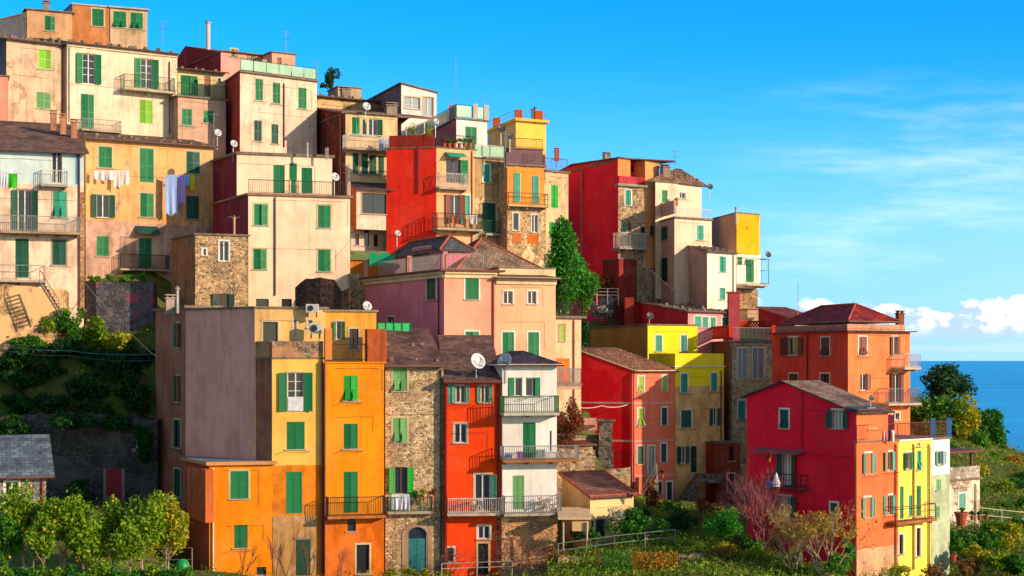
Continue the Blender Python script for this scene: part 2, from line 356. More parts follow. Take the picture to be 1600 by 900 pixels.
def swing(f, a, w_, o, deg, side):
    """a face for a leaf hinged at a (side 0: extends right, 1: extends left), opened outwards by deg"""
    h_ = f.pt(a, 0, o); t_ = R_(deg); d = f.u * math.cos(t_) * (1 if side == 0 else -1) + f.n * math.sin(t_)
    p = h_ + d * w_; return Face(h_, p) if side == 0 else Face(p, h_)
TR = {'w': 'eeeae0', 's': 'd9c39a', 'o': 'c98a4a', 'e': 'b79a80'}
def opening(f, spec, parent, trim='s'):
    tk = spec.split(); K, cc = tk[0], tk[1]; x0, y0, x1, y1 = map(float, tk[2:6]); fl = tk[6] if len(tk) > 6 else ''
    a0, a1, z0, z1 = f.rect(x0, y0, x1, y1)
    a0 = max(a0, .04); a1 = min(a1, f.len - .04)
    if a1 - a0 < .1: return
    for t_ in 'wsoe':
        if t_ in fl: trim = t_
    if 'n' in fl: trim = None
    isdoor = (z1 - z0) > 1.85
    f.holes.append((a0, a1, z0, z1))
    nm = 'door' if K in 'DA' else 'window'
    mb = MB(); W = a1 - a0
    fr = {'W': 'e8e4da', 'O': 'e0dccf', 'B': '5a3020', 'Q': '6a3a28', 'X': '3a3028'}.get(K, 'd8d4c8')
    t_ = .055
    if K in 'WOBQX':
        o0, o1 = -.17, -.10
        f.box(mb, a0, a0 + t_, z0, z1, o0, o1); f.box(mb, a1 - t_, a1, z0, z1, o0, o1)
        f.box(mb, a0 + t_, a1 - t_, z0, z0 + t_, o0, o1); f.box(mb, a0 + t_, a1 - t_, z1 - t_, z1, o0, o1)
        if W > .5 and K != 'X':
            f.box(mb, (a0 + a1) / 2 - .04, (a0 + a1) / 2 + .04, z0 + t_, z1 - t_, o0, o1 + .005)
        if 'm' in fl:
            for q in ((.33,) if not isdoor else (.3, .52, .76)): f.box(mb, a0 + t_, a1 - t_, z0 + (z1 - z0) * q, z0 + (z1 - z0) * q + .035, o0 + .01, o1 - .01)
        win = mb.build(nm, flat(fr, .5), parent)
        g = MB(); g.quad([f.pt(a0, z0, -.15), f.pt(a1, z0, -.15), f.pt(a1, z1, -.15), f.pt(a0, z1, -.15)])
        g.build('pane', glassm('curtain' if 'c' in fl else ('pale' if 'p' in fl else 'dark')), win)
    elif K in 'DA':
        mb2 = MB(); f.box(mb2, a0, a1, z0, z1, -.15, -.10)
        n = max(2, int(W / .22)); q = W / n
        for i in range(n): f.box(mb2, a0 + i * q + .015, a0 + (i + 1) * q - .015, z0 + .08, z1 - .08, -.10, -.085)
        win = mb2.build(nm, flat(SH.get(cc, cc), .5), parent)
        kb = MB(); kb.lathe(f.pt(a0 + W * .82, z0 + 1.0, -.09), [(.03, 0), (.035, .03), (.015, .05)], 8, 0, f.n); kb.build('handle', flat('b8a060', .3, metal=.8), win)
    else:
        mb3 = MB(); f.box(mb3, a0, a1, z0, z1, -.20, -.14); win = mb3.build(nm, flat('1c1c1a', .8), parent)
        wm = (a0 + a1) / 2; fp = K == 'F'
        rj = rnd.random(); th1 = rnd.uniform(4, 14) if rj < .35 else 0; th2 = rnd.uniform(4, 16) if .25 < rj < .5 else 0
        if W >= .42 and (th1 or th2):
            for s_, th_ in ((0, th1), (1, th2)):
                f2 = swing(f, a0 + .012 if s_ == 0 else a1 - .012, W / 2 - .02, -.045, th_, s_); leaf(f2, 0, W / 2 - .02, z0 + .01, z1 - .01, 0, cc, win, fp)
        elif W < .42: leaf(f, a0 + .01, a1 - .01, z0 + .01, z1 - .01, -.05, cc, win, fp)
        else:
            leaf(f, a0 + .01, wm - .006, z0 + .01, z1 - .01, -.05, cc, win, fp); leaf(f, wm + .006, a1 - .01, z0 + .01, z1 - .01, -.05, cc, win, fp)
    if K in 'OQ':
        lw = W / 2 - .01
        wl = lw if 'a' not in fl else lw * .8
        if 'r' not in fl: leaf(swing(f, a0 - .03, wl, .03, rnd.uniform(3, 24), 1), 0, wl, z0 + .01, z1 - .01, 0, cc, win)
        if 'q' not in fl: leaf(swing(f, a1 + .03, wl, .03, rnd.uniform(3, 20), 0), 0, wl, z0 + .01, z1 - .01, 0, cc, win)
    if trim:
        mb4 = MB(); b_ = .11; p = .022
        f.box(mb4, a0 - b_, a0, z0, z1 + b_, 0, p); f.box(mb4, a1, a1 + b_, z0, z1 + b_, 0, p); f.box(mb4, a0, a1, z1, z1 + b_, 0, p)
        mb4.build('surround', plaster(TR[trim], .3), win)
    if not isdoor and K != 'D':
        mb5 = MB(); f.box(mb5, a0 - .12, a1 + .12, z0 - .07, z0 - .005, -.02, .09); mb5.build('sill', flat('b8b0a0', .7), win)
    if not isdoor and W > .55 and rnd.random() < .55:
        mb6 = MB(); zz = z0 - .16
        for a in (a0 - .25, a1 + .25): mb6.tube([f.pt(a, zz, 0), f.pt(a, zz + .03, .42)], .014, 4)
        for o_ in (.2, .4): mb6.tube([f.pt(a0 - .25, zz + .03, o_), f.pt((a0 + a1) / 2, zz - .02, o_), f.pt(a1 + .25, zz + .03, o_)], .007, 3)
        mb6.build('drying_line', flat('4a4a48', .5), win)
    return win

def railing(pts, z, h, mat, parent, style='b', name='railing', sp=.13):
    """pts: plan polyline; balusters between a top and a bottom rail, or panels"""
    mb = MB(); pts = [Vector((p.x, p.y, z)) for p in pts]; up = Vector((0, 0, 1))
    for a, b in zip(pts, pts[1:]):
        L = (b - a).length; d = (b - a).normalized(); n = Vector((d.y, -d.x, 0))
        for zz, r in ((h, .028), (.08, .018)) + (((h * .55, .014),) if style == 'h' else ()): mb.tube([a + up * zz, b + up * zz], r, 5)
        k = max(1, int(L / sp)) if style != 'h' else max(1, int(L / .9))
        for i in range(k + 1):
            q = a + d * (L * i / k); r = .026 if i in (0, k) else .014
            if style in 'bh' or i in (0, k): mb.tube([q, q + up * h], r, 4)
            elif style == 'x' and i < k:
                q2 = a + d * (L * (i + 1) / k); mb.tube([q + up * .08, q2 + up * h], .01, 4); mb.tube([q2 + up * .08, q + up * h], .01, 4)
        if style == 'g':
            k = max(1, int(L / 1.1))
            for i in range(k):
                q = a + d * (L * i / k + .04); mb.box(q + up * .12 - n * .01, d * (L / k - .08), up * (h - .18), n * .02, 1)
    mats = [mat, flat('6fae8c', .3, key='panel_green')] if style == 'g' else [mat]
    return mb.build(name, mats, parent)

RM = dict(i=('2c2f30', .5), g=('1f6f50', .5), w=('d8d4cc', .5), r=('8a3a2c', .6), s=('8f9496', .4), b=('2a5a8c', .5))
def balcony(f, spec, parent):
    """'x0 x1 yslab yrail depth style colour' measured on the balcony's front edge"""
    tk = spec.split(); x0, x1, ys, yr, dep = map(float, tk[:5]); style = tk[5] if len(tk) > 5 else 'b'; cc = tk[6] if len(tk) > 6 else 'i'
    slabc = tk[7] if len(tk) > 7 else 'b5a894'
    a0, a1, z0, z1 = f.rect(x0, yr, x1, ys, dep)
    mb = MB(); f.box(mb, a0, a1, z0 - .16, z0, -.02, dep + .05)
    n = max(2, int((a1 - a0) / 1.1))
    for i in range(n):
        a = a0 + .15 + (a1 - a0 - .3) * i / (n - 1); f.box(mb, a - .06, a + .06, z0 - .3, z0 - .162, -.02, dep * .7)
    sl_ = mb.build('balcony', plaster(slabc, .5), parent)
    ins = .04; railing([f.pt(a0 + ins, 0, 0), f.pt(a0 + ins, 0, dep - ins), f.pt(a1 - ins, 0, dep - ins), f.pt(a1 - ins, 0, 0)], z0, max(.7, z1 - z0), flat(*RM[cc]), sl_, style)
    return sl_

CTRL = []   # terrain control points (x, y, z)
class Block:
    def __init__(s, root, pts, top, base, roof=None, wr=None, wl=None, R='', L='', bR='', bL='', trim='s', ctrl=True, deep=7.0, pipes='', cap=None, ws=None):
        s.root = root
        if len(pts) == 3: A, B, C = pts
        else: B, C = pts[:2]; A = None
        dep = pts[2] if len(pts) == 3 and not isinstance(pts[2], tuple) else None
        if dep is not None: A, B, C = None, pts[0], pts[1]
        Bp = at(B[0], 0, B[1]); Cp = at(C[0], 0, C[1])
        e = Vector((Cp.x - Bp.x, Cp.y - Bp.y, 0)).normalized(); back = Vector((-e.y, e.x, 0))
        if A is None: Ap = Bp + back * (dep or 8)
        elif A[1] is None:
            k = (A[0] - 800) / FP; t = (k * Bp.y - Bp.x) / (back.x - k * back.y); Ap = Bp + back * min(t, 16)
            if t < 0 or t > 16: print('WARN rect', root.name, A, t)
        else: Ap = at(A[0], 0, A[1])
        s.B, s.C, s.A = [Vector((p.x, p.y, 0)) for p in (Bp, Cp, Ap)]; s.D3 = s.A + s.C - s.B
        s.z0 = zat(top, B[1]); s.zb = zat(base, B[1]) - deep
        s.FL, s.FR = Face(s.A, s.B), Face(s.B, s.C)
        s.Lu = (s.C - s.B).length; s.Lv = (s.A - s.B).length
        rt = roof or dict(t='flat'); s.rt = rt; T = rt['t']; r = rt.get('r', 1.0); k = rt.get('k', .5)
        if T in ('flat', 'none'): V = [(0, 0, 0), (1, 0, 0), (1, 1, 0), (0, 1, 0)]; Fc = [(0, 1, 2, 3)]
        elif T == 'shedv': V = [(0, 0, 0), (1, 0, 0), (1, 1, r), (0, 1, r)]; Fc = [(0, 1, 2, 3)]
        elif T == 'shedu': V = [(0, 0, 0), (1, 0, r), (1, 1, r), (0, 1, 0)]; Fc = [(0, 1, 2, 3)]
        elif T == 'gableu': V = [(0, 0, 0), (1, 0, 0), (1, k, r), (1, 1, 0), (0, 1, 0), (0, k, r)]; Fc = [(0, 1, 2, 5), (5, 2, 3, 4)]
        elif T == 'gablev':
            r2 = rt.get('r2', 0); V = [(0, 0, 0), (k, 0, r), (1, 0, r2), (1, 1, r2), (k, 1, r), (0, 1, 0)]; Fc = [(0, 1, 4, 5), (1, 2, 3, 4)]
        elif T == 'hip':
            if s.Lu >= s.Lv: q = min(.45, s.Lv / 2 / s.Lu); V = [(0, 0, 0), (1, 0, 0), (1, 1, 0), (0, 1, 0), (q, .5, r), (1 - q, .5, r)]; Fc = [(0, 1, 5, 4), (1, 2, 5), (2, 3, 4, 5), (3, 0, 4)]
            else: q = min(.49, s.Lu / 2 / s.Lv); V = [(0, 0, 0), (1, 0, 0), (1, 1, 0), (0, 1, 0), (.5, q, r), (.5, 1 - q, r)]; Fc = [(0, 1, 4), (1, 2, 5, 4), (2, 3, 5), (3, 0, 4, 5)]
        s.V, s.Fc = V, Fc
        for sp in [q.strip() for q in R.split(';') if q.strip()]: opening(s.FR, sp, root, trim)
        for sp in [q.strip() for q in L.split(';') if q.strip()]: opening(s.FL, sp, root, trim)
        # walls
        mb = MB()
        def edge(ax_, val, rev=False):
            ps = sorted([(v[0] if ax_ == 1 else v[1], v[2]) for v in V if abs(v[ax_] - val) < 1e-6])
            return ps
        zR = [(u * s.Lu, s.z0 + h) for u, h in edge(1, 0)]
        zL = [((1 - v) * s.Lv, s.z0 + h) for v, h in reversed(edge(0, 0))]
        s.FR.wallmesh(mb, s.zb, zR, 0); s.FL.wallmesh(mb, s.zb, zL, 1)
        f2 = Face(s.C, s.D3); f2.wallmesh(mb, s.zb, [(v * s.Lv, s.z0 + h) for v, h in edge(0, 1)], 2)
        f3 = Face(s.D3, s.A); f3.wallmesh(mb, s.zb, [((1 - u) * s.Lu, s.z0 + h) for u, h in reversed(edge(1, 1))], 2)
        s.wall = mb.build('wall', [wr, wl or wr, ws or wr], root)
        s.roof = None
        if s.FR.len > 2.2 and ctrl or s.FR.len > 4:   # service cables pinned along the front
            f = s.FR; H_ = s.z0 - (s.zb + deep)
            for q in range(2 if H_ > 6 else 1):
                m9 = MB(); zz = s.z0 - rnd.uniform(.25, .8) - q * rnd.uniform(2.4, 3.2); a_ = rnd.uniform(0, .3) * f.len; b_ = f.len * rnd.uniform(.75, 1); P_ = []
                for i in range(9): P_.append(f.pt(a_ + (b_ - a_) * i / 8, zz + rnd.uniform(-.035, .02), .03))
                P_ += [f.pt(b_, zz - rnd.uniform(.8, 3), .045)]; m9.tube(P_, .009, 3)
                m9.build('wall_cable', flat('3c3634', .7), root)
        if T != 'none': s.make_roof()
        for sp in [q.strip() for q in bR.split(';') if q.strip()]: balcony(s.FR, sp, root)
        for sp in [q.strip() for q in bL.split(';') if q.strip()]: balcony(s.FL, sp, root)
        for sp in [q.strip() for q in pipes.split(';') if q.strip()]:
            tk = sp.split(); f = s.FR if tk[0] == 'R' else s.FL
            a, _ = f.hit(float(tk[1]), float(tk[2]), .09); _, za = f.hit(float(tk[1]), float(tk[2]), .09); _, zc = f.hit(float(tk[1]), float(tk[3]), .09)
            m2 = MB(); m2.tube([f.pt(a, za, -.0), f.pt(a, za - .12, .09), f.pt(a, zc, .09)], .05, 8)
            m2.build('downpipe', flat(tk[4] if len(tk) > 4 else '7a4a38', .5), root)
        if ctrl:
            for p in (s.B, s.C, s.A): CTRL.append((p.x, p.y - .6, s.zb + deep - .4))
    def plan(s, u, v, z): p = s.B + (s.C - s.B) * u + (s.A - s.B) * v; return Vector((p.x, p.y, z))
    def rh(s, u, v):
        best = None
        for fc in s.Fc:
            P = [s.V[i] for i in fc[:3]]; (x1, y1, h1), (x2, y2, h2), (x3, y3, h3) = P
            det = (x2 - x1) * (y3 - y1) - (x3 - x1) * (y2 - y1); gx = ((h2 - h1) * (y3 - y1) - (h3 - h1) * (y2 - y1)) / det; gy = ((x2 - x1) * (h3 - h1) - (x3 - x1) * (h2 - h1)) / det
            h = h1 + gx * (u - x1) + gy * (v - y1); best = h if best is None else min(best, h)
        return best
    def make_roof(s):
        rt = s.rt; o = rt.get('o', .35); osd = rt.get('os', o); t = rt.get('th', .14); mat = rt.get('m') or tiles('6a5a50', '4a3c36')
        Vn = []
        for (u, v, h) in s.V:
            uu, vv = u, v
            if u == 0: uu -= osd / s.Lu if 'ol' not in rt else rt['ol'] / s.Lu
            if u == 1: uu += osd / s.Lu if 'or' not in rt else rt['or'] / s.Lu
            if v == 0: vv -= o / s.Lv
            if v == 1: vv += o / s.Lv
            Vn.append((uu, vv, s.rh(uu, vv) if s.rt['t'] != 'gablev' or 'r2' not in rt else s.rh(uu, vv)))
        mb = MB(); cnt = {}
        for fc in s.Fc:
            for i in range(len(fc)): e = tuple(sorted((fc[i], fc[(i + 1) % len(fc)]))); cnt[e] = cnt.get(e, 0) + 1
        top = [s.plan(u, v, s.z0 + h + t + .003) for u, v, h in Vn]; bot = [s.plan(u, v, s.z0 + h + .003) for u, v, h in Vn]
        for fc in s.Fc:
            pts = [top[i] for i in fc]; nrm = (pts[1] - pts[0]).cross(pts[2] - pts[0]).normalized()
            if nrm.z < 0: nrm = -nrm
            dn = Vector((nrm.x, nrm.y, 0)); dn = dn.normalized() if dn.length > 1e-3 else Vector((s.FR.n.x, s.FR.n.y, 0)); al = Vector((-dn.y, dn.x, 0))
            up = al.cross(nrm)
            if up.z < 0: up = -up
            uv = [((p - s.B).dot(al), (p - s.B).dot(up)) for p in pts]
            mb.quad(pts, 0, uv); mb.quad([bot[i] for i in reversed(fc)], 1)
            for i in range(len(fc)):
                a, b = fc[i], fc[(i + 1) % len(fc)]
                if cnt[tuple(sorted((a, b)))] == 1: mb.quad([bot[a], bot[b], top[b], top[a]], 1)
        s.roof = mb.build('roof', [mat, rt.get('em') or plaster('8a7a68', .5)], s.root)
        if rt.get('rocks'):
            n = rt['rocks']; rr = random.Random(int(s.B.x * 100)); rows = rt.get('rows', (.08, .5))
            for v in rows:
                for i in range(n):
                    u = (i + .5 + rr.uniform(-.25, .25)) / n; vv = v + rr.uniform(-.02, .02); m2 = MB()
                    p = s.plan(u, vv, s.z0 + s.rh(u, vv) + t + rr.uniform(-.02, 0)); w_ = rr.uniform(.22, .42); d_ = rr.uniform(.18, .28); h_ = rr.uniform(.12, .24); a = rr.uniform(0, 3)
                    uu = Vector((math.cos(a), math.sin(a), 0)) * w_ / 2; v2 = Vector((-math.sin(a), math.cos(a), 0)) * d_ / 2; zz = Vector((0, 0, h_)); j = lambda: Vector((rr.uniform(-.05, .05), rr.uniform(-.05, .05), rr.uniform(-.04, .04)))
                    m2.box8([p - uu - v2, p + uu - v2, p + uu + v2, p - uu + v2, p - uu * .7 - v2 * .7 + zz + j(), p + uu * .7 - v2 * .7 + zz + j(), p + uu * .7 + v2 * .7 + zz + j(), p - uu * .7 + v2 * .7 + zz + j()])
                    m2.build('roof_stone', flat('8a7668', .9, var=.4), s.roof)
        if rt.get('gutter', s.rt['t'] not in ('flat',)):
            vv = -o / s.Lv; m3 = MB(); zz = s.z0 + .02
            ua = Vn[0][0]; ub = 1 + (rt.get('or', osd)) / s.Lu
            if s.rt['t'] in ('shedv', 'gableu', 'hip'):
                h = s.rh(.5, vv); m3.tube([s.plan(ua, vv, s.z0 + h + .02) - s.FR.n * -.05, s.plan(ub, vv, s.z0 + h + .02) + s.FR.n * .05], .06, 6); m3.build('gutter', flat('6a4a40', .5), s.root)
        if rt.get('ridge'):
            m4 = MB()
            for e, c in cnt.items():
                if c == 2 or rt['ridge'] == 'all':
                    a, b = top[e[0]], top[e[1]]; L = (b - a).length; n = max(2, int(L / .35))
                    for i in range(n):
                        p, q = a.lerp(b, i / n), a.lerp(b, (i + .94) / n); m4.tube([p + Vector((0, 0, .02)), q + Vector((0, 0, .045))], .075, 7)
            m4.build('ridge_tile_row', flat('c0583a', .8, var=.35), s.roof)
    def parapet(s, h, mat, th=.2, sides='LRrb', name='parapet', capm=None, over=0.0):
        """low walls standing on the roof slab's edge"""
        t = s.z0 + s.rt.get('th', .14) + .006
        P = {'R': (s.B, s.C), 'r': (s.C, s.D3), 'b': (s.D3, s.A), 'L': (s.A, s.B)}
        for k in sides:
            a, b = P[k]; f = Face(a, b); mb = MB(); f.box(mb, 0 + (.0 if k in 'Rb' else .203), f.len - (.0 if k in 'Rb' else .203), t, t + h, over - th, over)
            o = mb.build(name, mat, s.root)
            if capm: m = MB(); f.box(m, -.04 if k in 'Rb' else .25, f.len + (.04 if k in 'Rb' else -.25), t + h + .002, t + h + .08, over - th - .05, over + .05); m.build('coping', capm, o)
    def terrace_rail(s, h, cc='i', sides='LR', style='b', z=None):
        t = (s.z0 + s.rt.get('th', .14) + .004) if z is None else z
        P = {'R': (s.B, s.C), 'r': (s.C, s.D3), 'L': (s.A, s.B)}
        for k in sides:
            a, b = P[k]; ctr = s.plan(.5, .5, 0); ins = lambda p: p + (ctr - p) * .015
            railing([ins(a), ins(b)], t, h, flat(*RM[cc]), s.root, style)

def chimney(root, x0, y0, x1, y1, D, mat=None, parent=None, pots=False, dep=None):
    a = at(x0, y1, D); b = at(x1, y0, D); w_ = b.x - a.x; c = Vector(((a.x + b.x) / 2, D, a.z - .35)); mb = MB(); H = b.z - a.z + .35; d = dep or w_ * .9
    mb.cbox(c, w_, d, H - .28, .35); mb.cbox(c + Vector((0, 0, H - .277)), w_ * 1.25, d * 1.25, .08, .35)
    for sx in (-1, 1): mb.cbox(c + Vector((sx * w_ * .32, 0, H - .195)), w_ * .16, d * .8, .12, .35)
    mb.cbox(c + Vector((0, 0, H - .073)), w_ * 1.2, d * 1.2, .07, .35)
    return mb.build('chimney', mat or plaster('a08a78', .5), parent or root)
def fluepipe(root, px, y0, y1, D, r=.09, c='b0aca4', parent=None):
    p = at(px, y1, D); H = at(px, y0, D).z - p.z; mb = MB()
    mb.lathe(p, [(r, -.3), (r, H - .2), (r * 1.5, H - .2), (r * 1.5, H - .12), (r, H - .12), (r, H - .06), (r * 1.6, H - .06), (r * .4, H)], 8)
    return mb.build('flue', flat(c, .5), parent or root)
def facebox(f, root, name, x0, y0, x1, y1, o0, o1, mat, parent=None):
    a0, a1, z0, z1 = f.rect(x0, y0, x1, y1, o1); mb = MB(); f.box(mb, a0, a1, z0, z1, o0, o1); return mb.build(name, mat, parent or root)
def band(f, root, y, h, mat, x=None, name='string_course', out=.05, a0=-.03, a1=None):
    _, z = f.hit(x if x else 0, y) if x else (0, 0); mb = MB(); f.box(mb, a0, f.len + .03 if a1 is None else a1, z, z + h, .001, out); return mb.build(name, mat, root)
HG = 'houses stacked on the hillside'
def house(name, label, px, py, D, cat='house'): return empty(name, at(px, py, D), label, cat, HG)
# ------------------------------------------------------------ roofs and walls in use
SL = tiles('a07864', '6c4c40'); SLD = tiles('4c4448', '2c282c'); SLG = tiles('6e7278', '4c5056'); RT = tiles('b85840', '7e3428', .3, .36, wave=True)
BT = tiles('c48c68', '96604a', .3, .3, wave=True); GT = tiles('bc9c7c', '8c6c54')
CONC = plaster('a89a86', .5); CONCD = plaster('7c7068', .6); WH = flat('e6e2d8', .6)
def FR_(t='flat', **k): d = dict(t=t); d.update(k); return d
STN = stone('ccac84', '8e7258', 'dcc49c', 3.6, k=.9); STND = stone('8c7c70', '544a46', '9a8c7c', 2.6); STO = stone('e4bc88', 'b08458', 'ecd0a0', 3.8, render='ecca98', amt=.45, k=.95)

# === orange-brown apartment house with the shaded side (front left)
h = house('plaster_house', 'tall brown plaster house with a yellow front column above an orange ground storey', 400, 900, 95)
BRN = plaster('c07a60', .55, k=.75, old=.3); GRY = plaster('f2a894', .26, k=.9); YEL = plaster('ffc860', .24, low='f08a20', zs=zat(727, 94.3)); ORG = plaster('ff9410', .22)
b0 = Block(h, ((243, 106), (290, 99), (345, 100.2)), 481, 900, FR_(m=CONC, o=.1, th=.16), BRN, BRN, L='O d 276 505 280 543 s; O d 276 587 280 628; C d 271 656 282 699; C d 272 733 282 775', ctrl=False)
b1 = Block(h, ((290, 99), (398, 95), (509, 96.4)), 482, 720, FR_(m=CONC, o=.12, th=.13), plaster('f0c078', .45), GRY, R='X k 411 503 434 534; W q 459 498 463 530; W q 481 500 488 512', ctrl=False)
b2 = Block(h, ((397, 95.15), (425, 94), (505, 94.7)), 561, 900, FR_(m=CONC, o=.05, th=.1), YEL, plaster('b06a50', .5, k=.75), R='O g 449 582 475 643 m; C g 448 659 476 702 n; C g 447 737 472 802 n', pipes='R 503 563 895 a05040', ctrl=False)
b2.parapet(.95, stone('b89878', '80604c', 'c8b094', 4, render='c08a60', amt=.5), .22, 'LR')
facebox(b2.FR, h, 'ground_storey_panel', 426, 806, 496, 900, .001, .03, plaster('c8985c', .6, patch='d8b488', old=.5))
facebox(b2.FR, h, 'door', 463, 843, 485, 899, .031, .05, flat('14402c', .6)); facebox(b2.FR, h, 'door_frame', 460, 839, 488, 843, .031, .09, CONC)
facebox(b2.FR, h, 'window_guard', 450, 620, 474, 642, .02, .05, flat('d8d8e0', .5))
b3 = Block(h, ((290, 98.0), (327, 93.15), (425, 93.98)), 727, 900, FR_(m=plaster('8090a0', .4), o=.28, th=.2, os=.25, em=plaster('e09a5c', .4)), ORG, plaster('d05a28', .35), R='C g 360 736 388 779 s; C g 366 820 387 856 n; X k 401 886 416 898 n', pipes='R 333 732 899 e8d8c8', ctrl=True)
facebox(b3.FL, h, 'bay', 292, 731, 321, 812, .002, .5, plaster('d86a38', .35))
fluepipe(h, 277, 447, 482, 99, .1); chimney(h, 259, 460, 272, 482, 101, plaster('b8a090', .4))
# === orange house
h = house('plaster_house', 'narrow deep orange house with three green shuttered windows above an iron balcony', 550, 900, 95)
b = Block(h, (507, 94.72), 0, 0) if False else Block(h, ((507, 94.42), (600, 95.3), 8), 568, 900, FR_(m=CONC, o=.08, th=.1, em=ORG), plaster('ff9c14', .24, low='f07818', zs=zat(806, 95)), None, R='F v 537 587 559 626 n; C g 537 662 559 701 n; C g 537 737 559 801 n; X k 543 811 556 830 n; X k 557 851 577 896 s', bR='512 603 806 777 .85 b i c8783c', pipes='R 508 562 898 a85848')
bt = Block(h, ((509, 96.45), (588, 97.1), 6.5), 487, 560, FR_(m=SLG, o=.12, th=.12, em=CONC), plaster('ffb448', .35), None, R='O g 525 502 534 531; B q 546 514 560 545 s', ctrl=False)
facebox(b.FR, h, 'pier', 574, 514, 604, 568, -.9, .02, plaster('c86030', .5)); facebox(b.FR, h, 'pier', 508, 513, 519, 562, -.5, .02, plaster('e89048', .5))
railing([b.FR.pt(b.FR.hit(520, 560)[0], 0, -.05), b.FR.pt(b.FR.hit(573, 560)[0], 0, -.05)], zat(567, 95) + .11, 1.0, flat('3a3030', .5), h)
# === stone house with arched door
h = house('stone_house', 'narrow rubble stone house with an arched teal door, right of the orange house', 645, 900, 96)
b = Block(h, ((602, 96.1), (693, 96.7), 8), 571, 900, FR_('shedv', r=2.2, o=.35, os=.1, m=SL, rocks=3, th=.1), stone('e4c498', 'a8845e', 'ecd8b0', 4.6, render='e0c49c', amt=.36, k=.95), None,
  R='F p 614 574 636 611 s; F p 614 653 636 691 s; Q v 617 730 636 771 n; X k 638 822 666 894 e', bR='606 676 799 777 .55 b g', pipes='R 689 578 890 4a4a48')
f = b.FR
mb = MB(); a0, a1, z0, z1 = f.rect(636, 822, 668, 894); f.box(mb, a0, a1, z0, z1 - .75, -.12, -.05)
f.box(mb, (a0 + a1) / 2 - .02, (a0 + a1) / 2 + .02, z0, z1 - .75, -.05, -.03); o = mb.build('door', flat('2a7a80', .5), h)
mb = MB(); n = 12; cx, r = (a0 + a1) / 2, (a1 - a0) / 2
for i in range(n):
    t0, t1 = math.pi * i / n, math.pi * (i + .93) / n; zc = z1 - .62
    q = lambda t, rr: (cx + math.cos(t) * rr, zc + math.sin(t) * rr * .95)
    P = [q(t0, r - .02), q(t1, r - .02), q(t1, r + .32), q(t0, r + .32)]; mb.box8([f.pt(x, z, .002) for x, z in P] + [f.pt(x, z, .05) for x, z in P])
for x in (a0 - .3, a1): f.box(mb, x, x + .3, z0 - .3, zc, .002, .05)
mb.build('door_arch', plaster('b89878', .5), h)
mb = MB()
for sx in (-1, 1):     # spandrels that make the head of the opening round
    pts = [(cx + sx * (r + .01), z1 + .02)] + [(cx + sx * math.cos(t) * (r - .01), z1 - .62 + math.sin(t) * (r - .01) * .95) for t in [math.pi / 2 * k / 6 for k in range(7)]] + [(cx, z1 + .02)]
    mb.quad([f.pt(x, z, -.01) for x, z in pts])
mb.build('arch_spandrel', plaster('b89878', .5), h)
# === red-orange house
h = house('plaster_house', 'vivid red-orange house with a white railed balcony, right of the stone house', 740, 900, 96)
REDO = plaster('ff4a10', .22, k=.9)
b = Block(h, ((694.5, 96.3), (783, 96.6), 8), 594, 900, FR_('shedv', r=2.6, o=.45, os=.05, m=SL, th=.1, em=plaster('a83818', .3)), REDO, None,
  R='O m 712 601 727 629 an; O m 751 601 764 629 an; W q 710 662 729 692 s; O m 742 741 766 798 ra; W q 747 822 765 842 w; X k 747 849 763 898 s; X k 698 856 709 877 w', bR='699 783 802 779 .9 b w c8b8a8; ', pipes='R 778 602 890 6a1c14; R 698 600 890 c02818')
facebox(b.FR, h, 'shutter', 700, 600, 711, 630, .03, .07, flat('4f9a80', .5)); 
# === white balcony house
h = house('plaster_house', 'white house with three stacked balconies, right of the red-orange house', 830, 900, 95.5)
WHT = plaster('f2ece4', .16, k=.85)
b = Block(h, ((785, 96.3), (870, 97.0), 7.5), 567, 803, FR_('hip', r=.65, o=.45, os=.35, m=tiles('5c4c4c', '3a3032'), th=.1, em=WH), WHT, None,
  R='W q 794 590 816 619 n; W q 821 590 844 619 n; C g 817 660 837 716 n; D 3868a0 859 673 862 705 n; C p 801 743 819 796 n', ctrl=False,
  bR='787 874 645 619 1.1 b g c8c0b0; 786 905 718 697 1.0 b s b0703c; 788 878 802 775 1.0 b s c0b4a0')
facebox(b.FR, h, 'shutter', 795, 590, 803, 618, .01, .05, flat('158050', .5)); facebox(b.FR, h, 'shutter', 836, 590, 843, 618, .01, .05, flat('158050', .5))
b2 = Block(h, ((784, 96.2), (871, 96.9), 7), 803, 900, FR_('none'), stone('e0a870', 'a0704c', 'ecc494', 4.2, render='e0b47c', amt=.42, k=.95), None)
# === pink villa
h = house('villa', 'large pink villa with pale window surrounds and a roof terrace behind the stone house', 694, 600, 107)
PK = plaster('ffa888', .12, k=.88); PK2 = plaster('ffb68c', .1, k=.88); CR = plaster('f2d8a8', .2)
b = Block(h, ((566, 119.5), (694, 108), (775, 109.3)), 424, 640, FR_(m=CONC, o=.45, th=.14, em=plaster('8a4a48', .3)), PK, plaster('f0889a', .2, k=.9),
  L='C d 667 434 681 468 w; W q 604 495 616 507 w; X k 663 540 676 548 w', R='C g 727 434 748 468 w; C g 727 518 748 556 w', trim='w', pipes='L 685 428 640 501820; R 771 438 640 7c3030', ctrl=False)
b2 = Block(h, ((775, 109.32), (868, 110.9), 6), 434, 640, FR_('shedv', r=.7, o=.45, os=.25, m=BT, th=.1, em=CR), PK2, None, R='W q 787 455 801 475 w; W q 825 455 838 475 w; C g 785 519 803 562 w; C g 825 519 842 567 w', ctrl=False)
